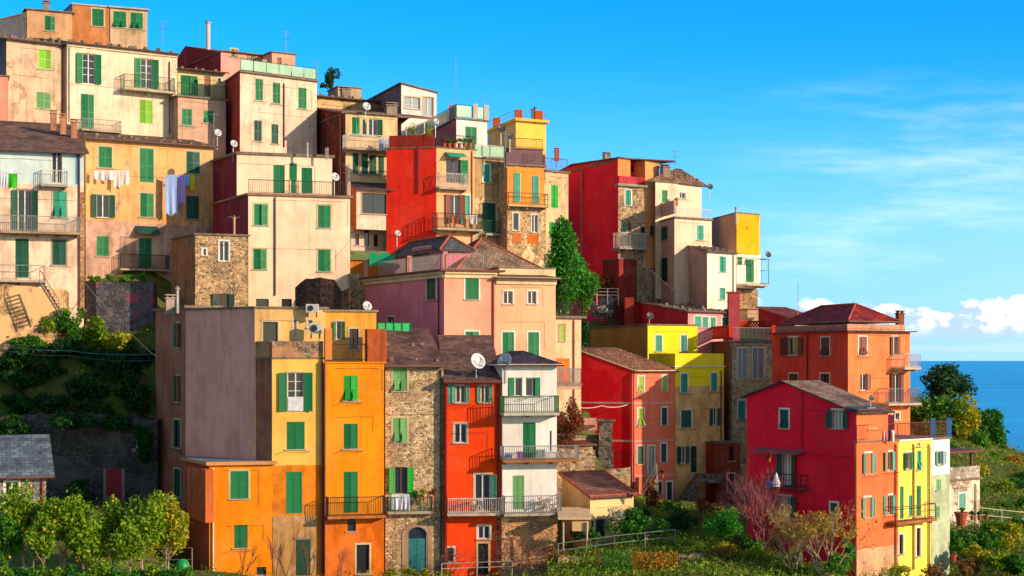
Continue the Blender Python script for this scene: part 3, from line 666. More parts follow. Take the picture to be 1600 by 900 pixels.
for bb in (b, b2):
    for F_ in ([bb.FR, bb.FL] if bb is b else [bb.FR]):
        mb = MB(); F_.box(mb, -.02, F_.len + .02, bb.z0 - .42, bb.z0 - .003, .002, .14); F_.box(mb, -.02, F_.len + .02, bb.z0 - .15, bb.z0 - .005, .142, .3); mb.build('cornice', CR, h)
b3 = Block(h, ((780, 112.0), (868, 113.4), 5), 419, 440, FR_(m=CR, o=.05, th=.1), CR, None, ctrl=False, deep=1)
# roof-top room with the slate hip and the tiled slope
b4 = Block(h, ((612, 121.5), (690, 113.5), (735, 114.2)), 388, 430, FR_('hip', r=.9, o=.25, m=SLG, th=.08, ridge=1), plaster('f08898', .2), plaster('e07c90', .2), L='C d 646 387 673 412 s', ctrl=False, deep=1)
b5 = Block(h, ((716, 112.5), (850, 115.5), 7), 420, 440, FR_('hip', r=2.35, o=.35, m=GT, th=.1, ridge=1), PK, None, ctrl=False, deep=1)
railing([at(702, 0, 108.6).xy.to_3d(), at(755, 0, 109.3).xy.to_3d()], b.z0 + .15, 1.1, flat('a8a098', .4), h)
railing([at(592, 0, 117.7).xy.to_3d(), at(694, 0, 108.8).xy.to_3d()], b.z0 + .15, 1.1, flat('a8a098', .4), h)
for px, D in ((696, 108.9), (640, 113.5), (572, 119)):
    mb = MB(); p = at(px, 0, D); mb.cbox((p.x, p.y, b.z0 + .15), .3, .3, 1.25); mb.build('pier', plaster('f0a890', .2), h)
# === cream annex right of the villa
h = house('plaster_house', 'narrow cream annex with one pale shuttered window, right of the pink villa', 890, 600, 112)
b = Block(h, ((862, 112.3), (908, 113.4), 8), 497, 655, FR_(m=CONC, o=.3, th=.16), plaster('f0d0a4', .35, patch='c8a880', old=.2), None, R='C y 874 508 882 533 e', pipes='R 897 500 640 b05848', ctrl=False, deep=.5)
b.terrace_rail(.9, 'i', 'R')
bb = Block(h, ((866, 107.0), (908, 108.0), 3.5), 603, 609, FR_(m=plaster('d8a080', .3), o=.05, th=.14), plaster('c89a80', .4), None, ctrl=False, deep=0); bb.terrace_rail(1.0, 's', 'Rr')
facebox(b.FR, h, 'wall_panel', 864, 560, 890, 603, .05, .9, plaster('f07a30', .3))
# === cream terrace house left of the villa
h = house('plaster_house', 'plain cream house with maroon side wall, left of the pink villa', 460, 475, 117)
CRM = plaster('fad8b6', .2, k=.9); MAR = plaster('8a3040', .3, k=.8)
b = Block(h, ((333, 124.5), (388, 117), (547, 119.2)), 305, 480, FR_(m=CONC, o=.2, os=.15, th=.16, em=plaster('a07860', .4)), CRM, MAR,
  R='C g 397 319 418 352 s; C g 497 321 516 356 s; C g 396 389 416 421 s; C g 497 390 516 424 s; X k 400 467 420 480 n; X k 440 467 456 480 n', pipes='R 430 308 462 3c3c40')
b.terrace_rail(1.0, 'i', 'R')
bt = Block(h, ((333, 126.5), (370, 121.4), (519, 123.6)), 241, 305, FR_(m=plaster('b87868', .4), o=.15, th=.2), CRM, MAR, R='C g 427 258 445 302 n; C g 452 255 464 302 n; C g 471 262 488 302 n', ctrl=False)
for px in (452, 465, 545):
    mb = MB(); p = at(px, 0, 117.5 + (px - 388) * .0138 + .35); mb.cbox((p.x, p.y, b.z0 + .165), .22, .22, 1.15); mb.build('pier', CRM, h)
fluepipe(h, 480, 222, 241, 122); fluepipe(h, 512, 230, 243, 122.5, .05); fluepipe(h, 509, 231, 243, 122.5, .05)
# === stone outhouse in front of it
h = house('stone_house', 'small low rubble stone house with a brown side, left of the plain cream house', 345, 475, 111)
b = Block(h, ((268, 115.5), (305, 110.6), (387, 112)), 367, 480, FR_(m=CONCD, o=.15, th=.12), stone('d8ac78', '8c7058', 'e8c898', 4, k=.95), plaster('b07850', .6, old=.4, patch='8a7060'),
  R='W q 343 377 357 408 w; W q 317 389 322 399 w; Q k 340 459 357 480 n')
fluepipe(h, 366, 338, 366, 112, .08, 'd8a088')
# === ruined wall
def wall_thing(name, label, cat, pts, z_top, base, th, mat, jag=0.0, group=None, deep=2.5):
    """free-standing wall along pts [(px, D)], tops given per point as pixel rows"""
    r = empty(name, at(pts[0][0], base, pts[0][1]), label, cat, group); mb = MB(); rr = random.Random(len(label)); prev = None; N = 0
    P = [at(px, ty, D) for (px, D), ty in zip(pts, z_top)]
    ring = []
    for a, b in zip(P, P[1:]):
        n = max(1, int((b - a).length / .5)) if jag else 1
        for i in range(n): p = a.lerp(b, i / n); ring.append(p + Vector((0, 0, rr.uniform(-jag, jag))))
    ring.append(P[-1]); zb = at(0, base, pts[0][1]).z - deep; back = Vector((0, th, 0))
    for a, b in zip(ring, ring[1:]):
        a0 = Vector((a.x, a.y, zb)); b0 = Vector((b.x, b.y, zb))
        mb.quad([a0, b0, b, a]); mb.quad([a, b, b + back, a + back]); mb.quad([b0 + back, a0 + back, a + back, b + back])
    for a, sgn in ((ring[0], 1), (ring[-1], -1)):
        a0 = Vector((a.x, a.y, zb)); q = [a0, a, a + back, a0 + back]; mb.quad(q if sgn > 0 else q[::-1])
    mb.build('masonry', mat, r); return r
wall_thing('ruined_wall', 'broken dark stone wall standing against the foot of the plain cream house', 'wall', [(461, 112), (478, 111.5), (500, 111), (522, 110.8), (534, 110.5), (545, 110.3)], [447, 436, 434, 437, 452, 450], 500, .7, stone('6a4a3c', '3c2c28', '7a5a48', 3.4), .25, deep=4)
wall_thing('stone_wall', 'sunlit rubble garden wall between the cream house and the pink villa', 'wall', [(546, 119), (572, 119)], [428, 428], 470, .6, stone('d8b080', '9a7850', 'e8cc9c', 3.2), .1)
h = house('shed', 'low orange wall with a drooping olive green canvas roof, above the stone garden wall', 565, 430, 121, 'shed')
b = Block(h, ((546, 121.5), (612, 122.5), 4), 405, 428, FR_('gableu', r=.75, o=.2, os=.1, m=flat('7a8a50', .8), th=.04, gutter=False), plaster('e88830', .35), None, deep=3, ctrl=False)
# === pale blue house far left
h = house('plaster_house', 'pale blue and cream house with long balconies at the left edge', 60, 480, 112)
b = Block(h, ((-60, 110), (131, 113), 9), 229, 500, FR_('shedv', r=3.0, o=.5, os=.3, m=SL, th=.12, em=plaster('705048', .4)), plaster('cfe2e0', .22, low='f0d0b4', zs=zat(288, 112), k=.9), None,
  R='W q 81 238 97 286 w; O d 28 297 50 363 ea; F t 83 299 104 340 s; C d 24 373 45 434 n; C d 82 375 103 414 e; X k 93 456 107 478 n', bR='64 106 288 266 .6 b w; -40 126 361 337 1.1 b s a89070; -40 71 437 414 1.1 h s', pipes='R 124 232 480 7a2c24')
facebox(b.FR, h, 'paint_stripe', 118, 236, 123, 288, .001, .012, flat('3a90b8', .6)); facebox(b.FR, h, 'stone_quoin', 125, 300, 132, 498, .001, .03, stone('d8a878', 'a87850', 'e8c49c', 4))
for x, y in ((83, 172), (98, 178), (115, 186)): chimney(h, x - 4, y, x + 5, y + 25, 117, plaster('c88a70', .5))
# === yellow house
h = house('plaster_house', 'yellow house hung with washing, right of the pale blue house', 230, 420, 118)
b = Block(h, ((134, 121.5), (333, 126.5), 8), 216, 432, FR_('shedv', r=1.6, o=.4, os=.25, m=SL, th=.1, rocks=8, rows=(.03, .35)), plaster('f4b474', .45, low='cfa690', zs=zat(347, 123), k=.88, patch='c8a890', old=.1), None,
  R='C g 154 229 175 262 s; C g 218 232 240 285 s; C d 291 237 312 271 s; O d 151 304 171 340 a; C g 219 302 240 339 s; C d 291 306 311 342 n; C g 151 369 170 400 n; C g 217 372 237 419 n', bR='188 265 420 398 .8 b i')
mb = MB(); F_ = b.FR; a0, a1, z0, z1 = F_.rect(211, 354, 246, 367); mb.box8([F_.pt(a0, z1, .01), F_.pt(a1, z1, .01), F_.pt(a1, z0, .8), F_.pt(a0, z0, .8), F_.pt(a0, z1 + .03, .01), F_.pt(a1, z1 + .03, .01), F_.pt(a1, z0 + .03, .8), F_.pt(a0, z0 + .03, .8)]); mb.build('awning', flat('1c4a40', .8), h)
bw = wall_thing('garden_wall', 'old stone wall with flaking red paint below the yellow house', 'wall', [(134, 113.6), (150, 113), (240, 113.6)], [442, 440, 441], 545, 1.2, stone('7c7478', '504c54', '887f84', 4.2, render='a84a54', amt=.40), .1)
# === long top-left houses
h = house('plaster_house', 'weathered yellow plaster house with two light green shuttered windows, top left', 60, 170, 122)
b = Block(h, ((10, 125.3), (104, 128.2), 9), 60, 200, FR_('shedv', r=1.8, o=.35, os=.3, ol=4, m=SL, th=.1, rocks=6, rows=(.03, .4, .7)), plaster('eac4a0', .45, patch='d0b090', old=.5), plaster('8a8078', .4), R='C l 60 77 80 108 n; C p 57 144 79 170 n', pipes='R 98 70 190 8a4a3a')
h = house('plaster_house', 'long cream house with a green railed balcony and open French windows, top left', 190, 200, 124)
b = Block(h, ((105, 127.6), (277, 132.6), 9), 66, 250, FR_('shedv', r=1.8, o=.35, os=.15, m=SL, th=.1, rocks=9, rows=(.03, .4, .75)), plaster('f6d8b8', .34, k=.9, patch='e0c8a0'), None,
  R='O g 129 84 148 131 m; O g 220 92 238 138 m; C g 126 147 147 201 n; C l 218 156 238 193 n', bR='194 274 140 119 1.0 b g c8b898; 128 190 203 187 .8 b s', pipes='R 109 72 190 e0c8b0; R 265 96 210 7a5040')
mb = MB(); b.FR.box(mb, -.02, b.FR.len, b.z0 - .3, b.z0 - .01, .002, .12); mb.build('cornice', plaster('f0dcb0', .2), h)
h = house('plaster_house', 'low pink house cut off by the left edge of the picture', 5, 170, 119)
b = Block(h, ((-60, 122.5), (13, 123.6), 4), 116, 200, FR_(m=flat('c0583c', .8), o=.1, th=.1), plaster('f4a088', .2), None, ctrl=False)
# top attic storeys
h = house('plaster_house', 'brown and grey plastered top house with a flat roof on the skyline, upper left', 170, 60, 138)
b = Block(h, ((78, 151), (113, 142.5), (171, 143.8)), 7, 80, FR_(m=CONC, o=.12, os=.1, th=.12, em=plaster('c8b8a0', .3)), plaster('d08850', .45), plaster('88a0b0', .3), R='C g 144 14 162 41 s', ctrl=False)
b = Block(h, ((172, 143.85), (230, 145.1), 7), 12, 80, FR_(m=CONC, o=.25, os=.15, or_=.3, th=.12, em=plaster('c8b8a0', .3)), plaster('d8b890', .4), None, R='F g 177 18 197 43 s; F g 204 20 223 45 s', pipes='R 173 14 64 e0c8b8', ctrl=False)
h = house('plaster_house', 'small tan attic house with one green shutter beside the brown top house', 70, 55, 130)
b = Block(h, ((42, 134.5), (113, 136), 6), 15, 80, FR_(m=SL, o=.2, th=.1), plaster('d8a878', .4), None, R='C g 70 25 86 48 n', ctrl=False)
b = Block(h, ((-30, 133.5), (41, 134.4), 5), 38, 80, FR_('shedu', r=1.1, o=.1, os=.05, m=SLG, th=.1), plaster('6a6a70', .4), None, ctrl=False)
chimney(h, 68, 1, 77, 14, 136)
# === small tan house right of it
h = house('plaster_house', 'small tan house with a green balcony, right of the long cream house', 312, 215, 127)
b = Block(h, ((278, 131.2), (353, 133.4), 7), 151, 260, FR_(m=CONC, o=.2, th=.12), plaster('d8b094', .3), None, R='C g 284 170 300 196 n; F g 318 173 334 192 n')
bt = Block(h, ((278, 133.0), (352, 135.2), 5), 107, 150, FR_('shedv', r=.8, o=.6, os=.1, m=SL, th=.08, rocks=4, rows=(.1,)), plaster('f0d498', .3), None, R='C g 282 118 309 150 n; D b 319 119 329 150 n; W q 340 122 345 128 w', ctrl=False)
b.terrace_rail(1.05, 'g', 'R')
# === crimson gabled house with cream front
h = house('plaster_house', 'cream fronted house with a crimson gable side and a green railed terrace', 430, 230, 132)
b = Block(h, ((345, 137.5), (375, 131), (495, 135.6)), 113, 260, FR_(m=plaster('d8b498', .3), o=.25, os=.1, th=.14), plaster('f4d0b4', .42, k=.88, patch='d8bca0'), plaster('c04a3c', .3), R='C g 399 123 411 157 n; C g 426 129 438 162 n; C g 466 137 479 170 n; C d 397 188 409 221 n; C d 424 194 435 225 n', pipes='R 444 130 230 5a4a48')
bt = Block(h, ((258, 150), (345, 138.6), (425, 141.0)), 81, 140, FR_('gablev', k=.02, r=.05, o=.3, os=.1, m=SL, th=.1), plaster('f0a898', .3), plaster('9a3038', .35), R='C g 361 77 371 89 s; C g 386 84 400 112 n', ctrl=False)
wg = MB(); P0, P1 = bt.A, bt.B; F_ = bt.FL; wg.quad([F_.pt(0, bt.z0, .01), F_.pt(F_.len, bt.z0, .01), F_.pt(F_.len * .38, bt.z0 + 1.9, .01)])
wg.quad([F_.pt(0, bt.z0, .01), F_.pt(F_.len * .38, bt.z0 + 1.9, .01), F_.pt(F_.len * .38, bt.z0 + 1.9, -5), F_.pt(0, bt.z0, -5)], 1); wg.quad([F_.pt(F_.len, bt.z0, .01), F_.pt(F_.len * .38, bt.z0 + 1.9, .01), F_.pt(F_.len * .38, bt.z0 + 1.9, -5), F_.pt(F_.len, bt.z0, -5)], 1)
wg.build('gable', [plaster('9a3038', .35), SL], h)
b6 = Block(h, ((425, 138.5), (461, 139.6), 3), 82, 130, FR_(m=CONC, o=.15, th=.1), plaster('f0b090', .3), None, R='D b 433 90 440 112 n', ctrl=False)
b7 = Block(h, ((456, 136.4), (494, 137.5), 2), 112, 135, FR_('none'), plaster('c8402c', .3), None, ctrl=False)
b.terrace_rail(1.0, 'g', 'R', 'g'); fluepipe(h, 325, 33, 74, 142, .2, 'd8c8b8')
for px in (380, 413, 447):
    mb = MB(); p = at(px, 0, 131.2 + (px - 375) * .0383 + .1); mb.cbox((p.x, p.y, b.z0 + .145), .35, .25, 1.2); mb.build('pier', plaster('f0c8a0', .3), h)
# === maroon-brown house centre
h = house('plaster_house', 'rough maroon gabled house with a cluttered balcony, left of the tall red house', 560, 350, 131)
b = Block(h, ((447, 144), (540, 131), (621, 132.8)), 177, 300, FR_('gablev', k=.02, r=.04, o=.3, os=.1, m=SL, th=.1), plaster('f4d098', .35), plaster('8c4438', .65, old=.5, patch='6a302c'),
  R='C g 550 183 562 211 n; O d 576 186 590 213 rn; W q 566 186 573 212 n; C d 551 239 560 271 n; C d 565 240 575 272 n; C d 577 242 588 272 n; C d 591 244 600 273 n', bR='541 620 232 211 1.0 b w', ctrl=False, pipes='L 532 176 300 c88a78')
F_ = b.FL; wg = MB(); m_ = F_.len * .52; wg.quad([F_.pt(0, b.z0, .01), F_.pt(F_.len, b.z0, .01), F_.pt(m_, b.z0 + 1.35, .01)])
mb = wg; mb.build('gable', plaster('8c4438', .65, old=.5, patch='6a302c'), h)
wg = MB()
for a, c in ((0, m_), (m_, F_.len)):
    za, zc = (b.z0, b.z0 + 1.35) if a == 0 else (b.z0 + 1.35, b.z0)
    wg.box8([F_.pt(a, za, .3), F_.pt(c, zc, .3), F_.pt(c, zc, -9), F_.pt(a, za, -9), F_.pt(a, za + .12, .3), F_.pt(c, zc + .12, .3), F_.pt(c, zc + .12, -9), F_.pt(a, za + .12, -9)])
wg.build('roof', SL, h)
chimney(h, 602, 161, 619, 186, 134)
bb = Block(h, ((546, 130.5), (557, 127), (622, 128.6)), 294, 352, FR_('shedv', r=.8, o=.4, os=.2, m=SLD, th=.08), plaster('f0dcc4', .35), plaster('e08858', .3), R='B q 566 302 604 334 e', ctrl=False, deep=.3)
bc = Block(h, ((548, 128.6), (612, 130), 4), 352, 410, FR_('none'), plaster('d8c4b8', .4), None, R='B q 555 366 561 383 n; B q 569 360 577 384 n; B q 584 366 591 385 n')
# === houses on the skyline, centre
h = house('plaster_house', 'grey sided white penthouse with big windows on the skyline, above the tall red house', 650, 190, 145)
b = Block(h, ((565, 158), (627, 146), (682, 148)), 131, 200, FR_('shedu', r=-.5, o=.2, os=.15, m=CONC, th=.12), plaster('f4ece0', .2), plaster('8c7c78', .5), R='W p 632 152 656 170 mp; W q 661 152 677 182 p', ctrl=False)
b2 = Block(h, ((568, 152), (600, 149), 3), 172, 200, FR_('shedu', r=-.3, o=.2, m=SL, th=.1), CONCD, None, ctrl=False)
h = house('plaster_house', 'low old house with stones on its roof behind the maroon gabled house', 520, 160, 150)
b = Block(h, ((495, 149), (592, 152.5), 7), 150, 230, FR_('shedv', r=1.3, o=.4, m=GT, th=.1, rocks=6, rows=(.05, .4)), plaster('e0bc80', .5, patch='b08860', old=.5), None, ctrl=False)
b = Block(h, ((528, 153.5), (564, 154.5), 3), 136, 160, FR_(m=CONC, o=.1, th=.1), plaster('c8a888', .4), None, ctrl=False)
chimney(h, 533, 136, 546, 156, 151.5)
h = house('plaster_house', 'white skyline house with a tall green French window and terrace rails on top', 740, 240, 136)
b = Block(h, ((658, 148.5), (713, 137), (761, 138.6)), 186, 260, FR_(m=CONC, o=.15, th=.12), plaster('f6eee2', .2), plaster('c88090', .35), R='C g 727 198 745 240 n; ', ctrl=False)
b.terrace_rail(1.15, 'g', 'LR', 'g')
for px, D, y in ((708, 138.4, 165), (743, 138.1, 168), (662, 147.8, 172), (760, 138.7, 170)):
    mb = MB(); p = at(px, 0, D); mb.cbox((p.x, p.y, b.z0 + .13), .7 if px == 708 else .4, .5, 1.3); mb.build('pier', plaster('c88888' if px < 710 else 'f0e0d0', .3), h)
h = house('plaster_house', 'yellow flat roofed house with orange brick posts on its parapet, on the skyline', 820, 225, 150)
b = Block(h, ((762, 158), (806, 150), (853, 151.6)), 189, 300, FR_(m=plaster('f8c860', .2), o=.4, os=.2, th=.25, em=plaster('f8c050', .2)), plaster('ffd058', .15), plaster('e0b468', .3), ctrl=False)
for px, D in ((776, 155.5), (810, 150.4), (842, 151.1)):
    mb = MB(); p = at(px, 0, D); mb.cbox((p.x, p.y, b.z0 + .26), .75, .5, .85); mb.build('brick_pier', plaster('e0602c', .4), h)
b.terrace_rail(.8, 's', 'LR', 'h'); fluepipe(h, 832, 170, 188, 151, .12, '888078'); fluepipe(h, 836, 167, 188, 151, .12, '888078')
# === tall red house
h = house('plaster_house', 'tall bright red house with a peach front and a laundry balcony', 660, 390, 127)
RED = plaster('f83420', .2, k=.88)
b = Block(h, ((604, 128.1), (682, 127.4), (742, 129)), 231, 400, FR_(m=CONC, o=.12, th=.1), plaster('ffc088', .22), RED, R='Q g 697 249 719 286 rn; O b 703 304 718 350 n; C t 721 305 734 336 w', bR='686 731 293 271 .6 x w; 683 754 357 334 1.0 b i', pipes='R 738 236 380 c87858')
b.parapet(.95, plaster('a83428', .5), .2, 'L'); b.terrace_rail(1.0, 'i', 'R')
mb = MB(); F_ = b.FR; a0, a1, z0, z1 = F_.rect(695, 239, 724, 247); mb.box8([F_.pt(a0, z1, .01), F_.pt(a1, z1, .01), F_.pt(a1, z0, .8), F_.pt(a0, z0, .8), F_.pt(a0, z1 + .03, .01), F_.pt(a1, z1 + .03, .01), F_.pt(a1, z0 + .03, .8), F_.pt(a0, z0 + .03, .8)]); mb.build('awning', flat('2aa080', .7), h)
mb = MB(); p = b.FL.hit(653, 250); b.FL.box(mb, p[0] - .06, p[0] + .06, b.FL.hit(653, 302)[1], b.FL.hit(653, 228)[1], .002, .1); mb.build('downpipe', flat('8a1c18', .6), h)
# === tan narrow house
h = house('plaster_house', 'narrow tan weathered house with a pale green window, right of the tall red house', 766, 390, 129)
b = Block(h, ((742.5, 129.05), (789, 130.4), 7), 247, 395, FR_(m=CONC, o=.12, th=.1), plaster('c8a070', .55, low='e0c090', zs=zat(308, 129), old=.4, patch='a8885c'), None, R='C t 755 257 765 285 w; D d 753 317 775 362 n', bR='759 789 365 345 .6 b g')
b.terrace_rail(1.0, 'w', 'R', 'g')
# === orange over stone
h = house('plaster_house', 'house with an orange storey over rubble stone, right of the narrow tan house', 820, 400, 129)
b = Block(h, ((790.5, 128.6), (852, 130), 7), 258, 410, FR_(m=plaster('c8a868', .3), o=.2, os=.05, th=.12), STO, None,
  R='W q 802 333 810 360 w; W q 831 336 840 363 w', pipes='R 792 262 400 b04830; R 788 210 262 5a5a5c', ctrl=True)
facebox(b.FR, h, 'orange_render', 792, 262, 850, 322, .002, .025, plaster('f09c3c', .3)); 
for s_ in ('803 270 812 315', '832 275 841 318'):
    x0, y0, x1, y1 = map(float, s_.split()); a0, a1, z0, z1 = b.FR.rect(x0, y0, x1, y1); m_ = MB(); b.FR.box(m_, a0 - .05, a1 + .05, z0, z1, .026, .04); wn = m_.build('window', WH, h)
    leaf(b.FR, a0, (a0 + a1) / 2 - .01, z0, z1, .05, 't', wn); leaf(b.FR, (a0 + a1) / 2 + .01, a1, z0, z1, .05, 't', wn)
balcony(b.FR, '794 857 320 302 .7 h r d8b078', h)
for s_ in ('801 364 815 379', '824 366 841 381'): facebox(b.FR, h, 'infill_panel', *map(float, s_.split()), .002, .02, plaster('e07a30', .3))
b.parapet(.9, plaster('705058', .4), .15, 'R'); 
bt = Block(h, ((795, 134.5), (848, 135.6), 4), 232, 262, FR_(m=CONCD, o=.1, th=.1), plaster('8a6068', .4), None, ctrl=False); bt.terrace_rail(.8, 'i', 'R')
h = house('plaster_house', 'beige end house with bright green shutters, left of the tall crimson block', 870, 400, 131)
b = Block(h, ((852.5, 130.05), (888, 131.6), 7), 268, 410, FR_(m=CONC, o=.15, os=.1, th=.14), plaster('e8c898', .45, patch='c8a070', old=.4), None, R='C v 861 289 872 325 n; C v 858 347 868 372 n')
b.terrace_rail(1.0, 'r', 'R')
# === tall crimson block
h = house('plaster_house', 'tall crimson side wall of a stone fronted house, right of the tall green conifer', 940, 450, 136)
CRI = plaster('f02034', .16, k=.97)
b = Block(h, ((870, 158.5), (966, 146), (1027, 148.3)), 288, 480, FR_('none'), stone('d8b488', '9c7c60', 'e4cca0', 4, k=.95), CRI, R='C t 977 297 986 321 w; C g 1009 299 1018 325 n; C t 973 347 978 362 n; D b 981 347 986 385 n; O k 1006 352 1015 368 n; X k 1008 400 1018 418 w', bR='968 1012 387 364 1.0 b w', trim='s')
b2 = Block(h, ((868, 159), (965.5, 146.2), (985, 146.9)), 248, 300, FR_('gablev', k=.05, r=.1, o=.15, os=.1, m=BT, th=.1), plaster('f09858', .25), CRI, ctrl=False, deep=0)
F_ = b2.FL; wg = MB(); wg.quad([F_.pt(0, b2.z0, .01), F_.pt(F_.len, b2.z0, .01), F_.pt(F_.len * .3, b2.z0 + .5, .01)]); wg.build('gable', CRI, h)
wg = MB(); m_ = F_.len * .3
for a, c, za, zc in ((-.3, m_, 0, .5), (m_, F_.len, .5, 0)): wg.box8([F_.pt(a, b2.z0 + za, .2), F_.pt(c, b2.z0 + zc, .2), F_.pt(c, b2.z0 + zc, -6), F_.pt(a, b2.z0 + za, -6), F_.pt(a, b2.z0 + za + .12, .2), F_.pt(c, b2.z0 + zc + .12, .2), F_.pt(c, b2.z0 + zc + .12, -6), F_.pt(a, b2.z0 + za + .12, -6)])
wg.build('roof', BT, h)
a_, _ = b.FL.hit(909, 340); mb = MB(); b.FL.box(mb, a_ - .18, a_ + .18, b.zb, b.z0 + 2, .002, .05); mb.build('pale_stripe', plaster('d8706c', .3), h)
b3 = Block(h, ((985.5, 148.6), (1009, 149.4), 2), 250, 300, FR_(m=CONC, o=.1, th=.08), CRI, None, R='X k 984 258 990 270 n', ctrl=False)
b4 = Block(h, ((1008, 147.5), (1030, 148.4), 3), 251, 300, FR_(m=SLG, o=.15, th=.08), plaster('f8a868', .25), None, ctrl=False)
facebox(b.FR, h, 'parapet', 967, 276, 1008, 289, -.2, .03, plaster('c03040', .3)); facebox(b.FR, h, 'slab', 966, 288, 1028, 292, -.2, .3, CONC)
b5 = Block(h, ((967, 145.7), (995, 146.8), 2.5), 405, 480, FR_(m=CONCD, o=.1, th=.1), plaster('a43a34', .4, k=.7), None, ctrl=False)
chimney(h, 943, 238, 953, 250, 149); chimney(h, 867, 231, 873, 246, 157, plaster('c85030', .4))
# === cream cluster
h = house('plaster_house', 'cream house with a pyramid slate roof and a terrace, right of the crimson block', 1070, 470, 145)
CRW = plaster('f6d8b6', .24, k=.9); TAN = plaster('d8a898', .25)
b = Block(h, ((1024, 147), (1060, 148.5), (1096, 151)), 281, 350, FR_('hip', r=1.0, o=.5, os=.5, m=SL, th=.1, rocks=4, rows=(.05, .3)), CRW, CRW, R='W q 1062 301 1071 310 w', L='C g 1034 297 1043 317 n', ctrl=False)
b = Block(h, ((1025, 149), (1054, 143.6), (1112, 146.2)), 341, 500, FR_(m=CONC, o=.2, os=.1, th=.16), CRW, TAN, R='C t 1089 352 1099 375 w', L='C d 1033 354 1043 375 n; C d 1032 403 1043 441 n', ctrl=True)
b.terrace_rail(.8, 'w', 'R')
facebox(b.FL, h, 'parapet', 1025, 317, 1053, 337, -.2, .02, TAN)
chimney(h, 1033, 257, 1045, 272, 148)
h = house('plaster_house', 'white fronted house with a sloping stone weighted roof below the cream terrace', 1125, 475, 141)
b = Block(h, ((1053, 148.0), (1105, 140.5), (1150, 143)), 393, 500, FR_('shedv', r=1.35, o=.25, os=.15, m=SL, th=.1, rocks=5, rows=(.04, .3, .6, .9)), plaster('fff0d0', .12, k=.9), TAN, R='C t 1124 401 1134 425 w; C t 1124 450 1133 468 w', pipes='R 1146 398 470 a06050')
# === ochre box
h = house('plaster_house', 'tan flat roofed block with an ochre yellow front panel and a glazed balcony', 1160, 480, 147)
b = Block(h, ((1108, 154.5), (1151, 147), (1187, 149)), 333, 396, FR_(m=CONC, o=.08, th=.1), plaster('f4b410', .3, k=.9, patch='c87818', old=.1), plaster('d0a080', .3), ctrl=False, deep=0)
b = Block(h, ((1110, 154.4), (1151, 147.2), (1188, 149.2)), 395, 450, FR_('none'), plaster('fff0d4', .15, k=.9), plaster('d0a080', .3), R='F g 1152 401 1160 413 n; C g 1166 405 1178 441 n', bR='1166 1202 444 404 1.6 h i d8c8a8', ctrl=False, deep=0)
b = Block(h, ((1115, 154), (1151, 147.4), (1184, 149.2)), 452, 520, FR_('none'), stone('d0a070', '8a6444', 'c8a070', 3.2), STND)
fluepipe(h, 1150, 323, 345, 147, .1)
# === red low house
h = house('plaster_house', 'low red house with a stone weighted slate roof, above the yellow house', 1060, 510, 137)
b = Block(h, ((988, 145.5), (1075, 134.5), (1143, 138)), 487, 560, FR_('shedv', r=1.25, o=.25, os=.2, m=GT, th=.1, rocks=6, rows=(.04, .3, .55, .8)), plaster('f4a0a0', .2), plaster('e02c2c', .25), R='C t 1085 494 1095 511 w; C t 1097 495 1106 511 w; C t 1110 496 1118 512 w; C t 1128 496 1137 512 w', ctrl=True)
mb = MB(); p = at(1146, 560, 137.5); mb.cbox(p, .95, .9, zat(458, 137.5) - p.z); mb.cbox((p.x, p.y, zat(458, 137.5)), 1.15, 1.1, .12); mb.build('pillar', plaster('c4505a', .3), h)
mb = MB(); p = at(983, 520, 144); mb.cbox(p, .8, .8, zat(465, 144) - p.z); mb.build('pillar', plaster('b04030', .25), h)
# === yellow house
h = house('plaster_house', 'bright yellow house with an ochre shaded side and a terrace halfway up', 1090, 780, 128)
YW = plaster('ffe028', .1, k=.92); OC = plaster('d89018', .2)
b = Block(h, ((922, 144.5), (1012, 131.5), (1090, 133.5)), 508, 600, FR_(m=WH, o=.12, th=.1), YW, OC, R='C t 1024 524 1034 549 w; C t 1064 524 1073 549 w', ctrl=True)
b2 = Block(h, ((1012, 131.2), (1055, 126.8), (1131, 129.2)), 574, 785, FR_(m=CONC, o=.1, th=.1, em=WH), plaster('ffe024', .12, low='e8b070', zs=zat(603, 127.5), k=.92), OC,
  R='C t 1064 584 1074 613 w; C t 1111 583 1120 611 w; C d 1064 641 1080 668 w; O d 1112 638 1120 665 n; O d 1062 697 1071 724 n; O d 1112 693 1119 719 n; D k 1079 697 1089 738 s', pipes='R 1127 580 740 6a4838')
b2.parapet(1.0, YW, .15, 'LR'); 
# === coral and red house
h = house('plaster_house', 'coral fronted house with a bright red side wall, left of the yellow house', 1020, 780, 126)
CO = plaster('f47c5c', .2, k=.9); RD2 = plaster('ee1420', .2, k=.88, low='d81420', zs=zat(700, 130))
b = Block(h, ((903, 126.4), (991, 124.9), (1054.5, 126.7)), 579, 790, FR_('shedv', r=1.6, o=.3, os=.1, m=BT, th=.12, em=CR), CO, RD2, trim='w',
  R='F y 997 588 1006 612 w; F y 1035 587 1042 611 w; F y 997 638 1006 666 w; C d 1034 637 1042 664 w; C d 996 697 1005 725 w; D q 1013 697 1022 744 w; C d 1033 693 1041 722 w; C k 1029 753 1034 772 w; D k 1042 753 1050 782 w', pipes='L 988 582 760 c88070')
for F_, x in ((b.FR, 1020), (b.FL, 950)):
    for y in (631, 690, 744):
        if F_ is b.FL and y > 690: continue
        zz = b.FR.hit(1020, y)[1]; mb = MB(); F_.box(mb, 0.03, F_.len - .02, zz, zz + .16, .001, .022); mb.build('string_course', plaster('f0a898', .3), h)
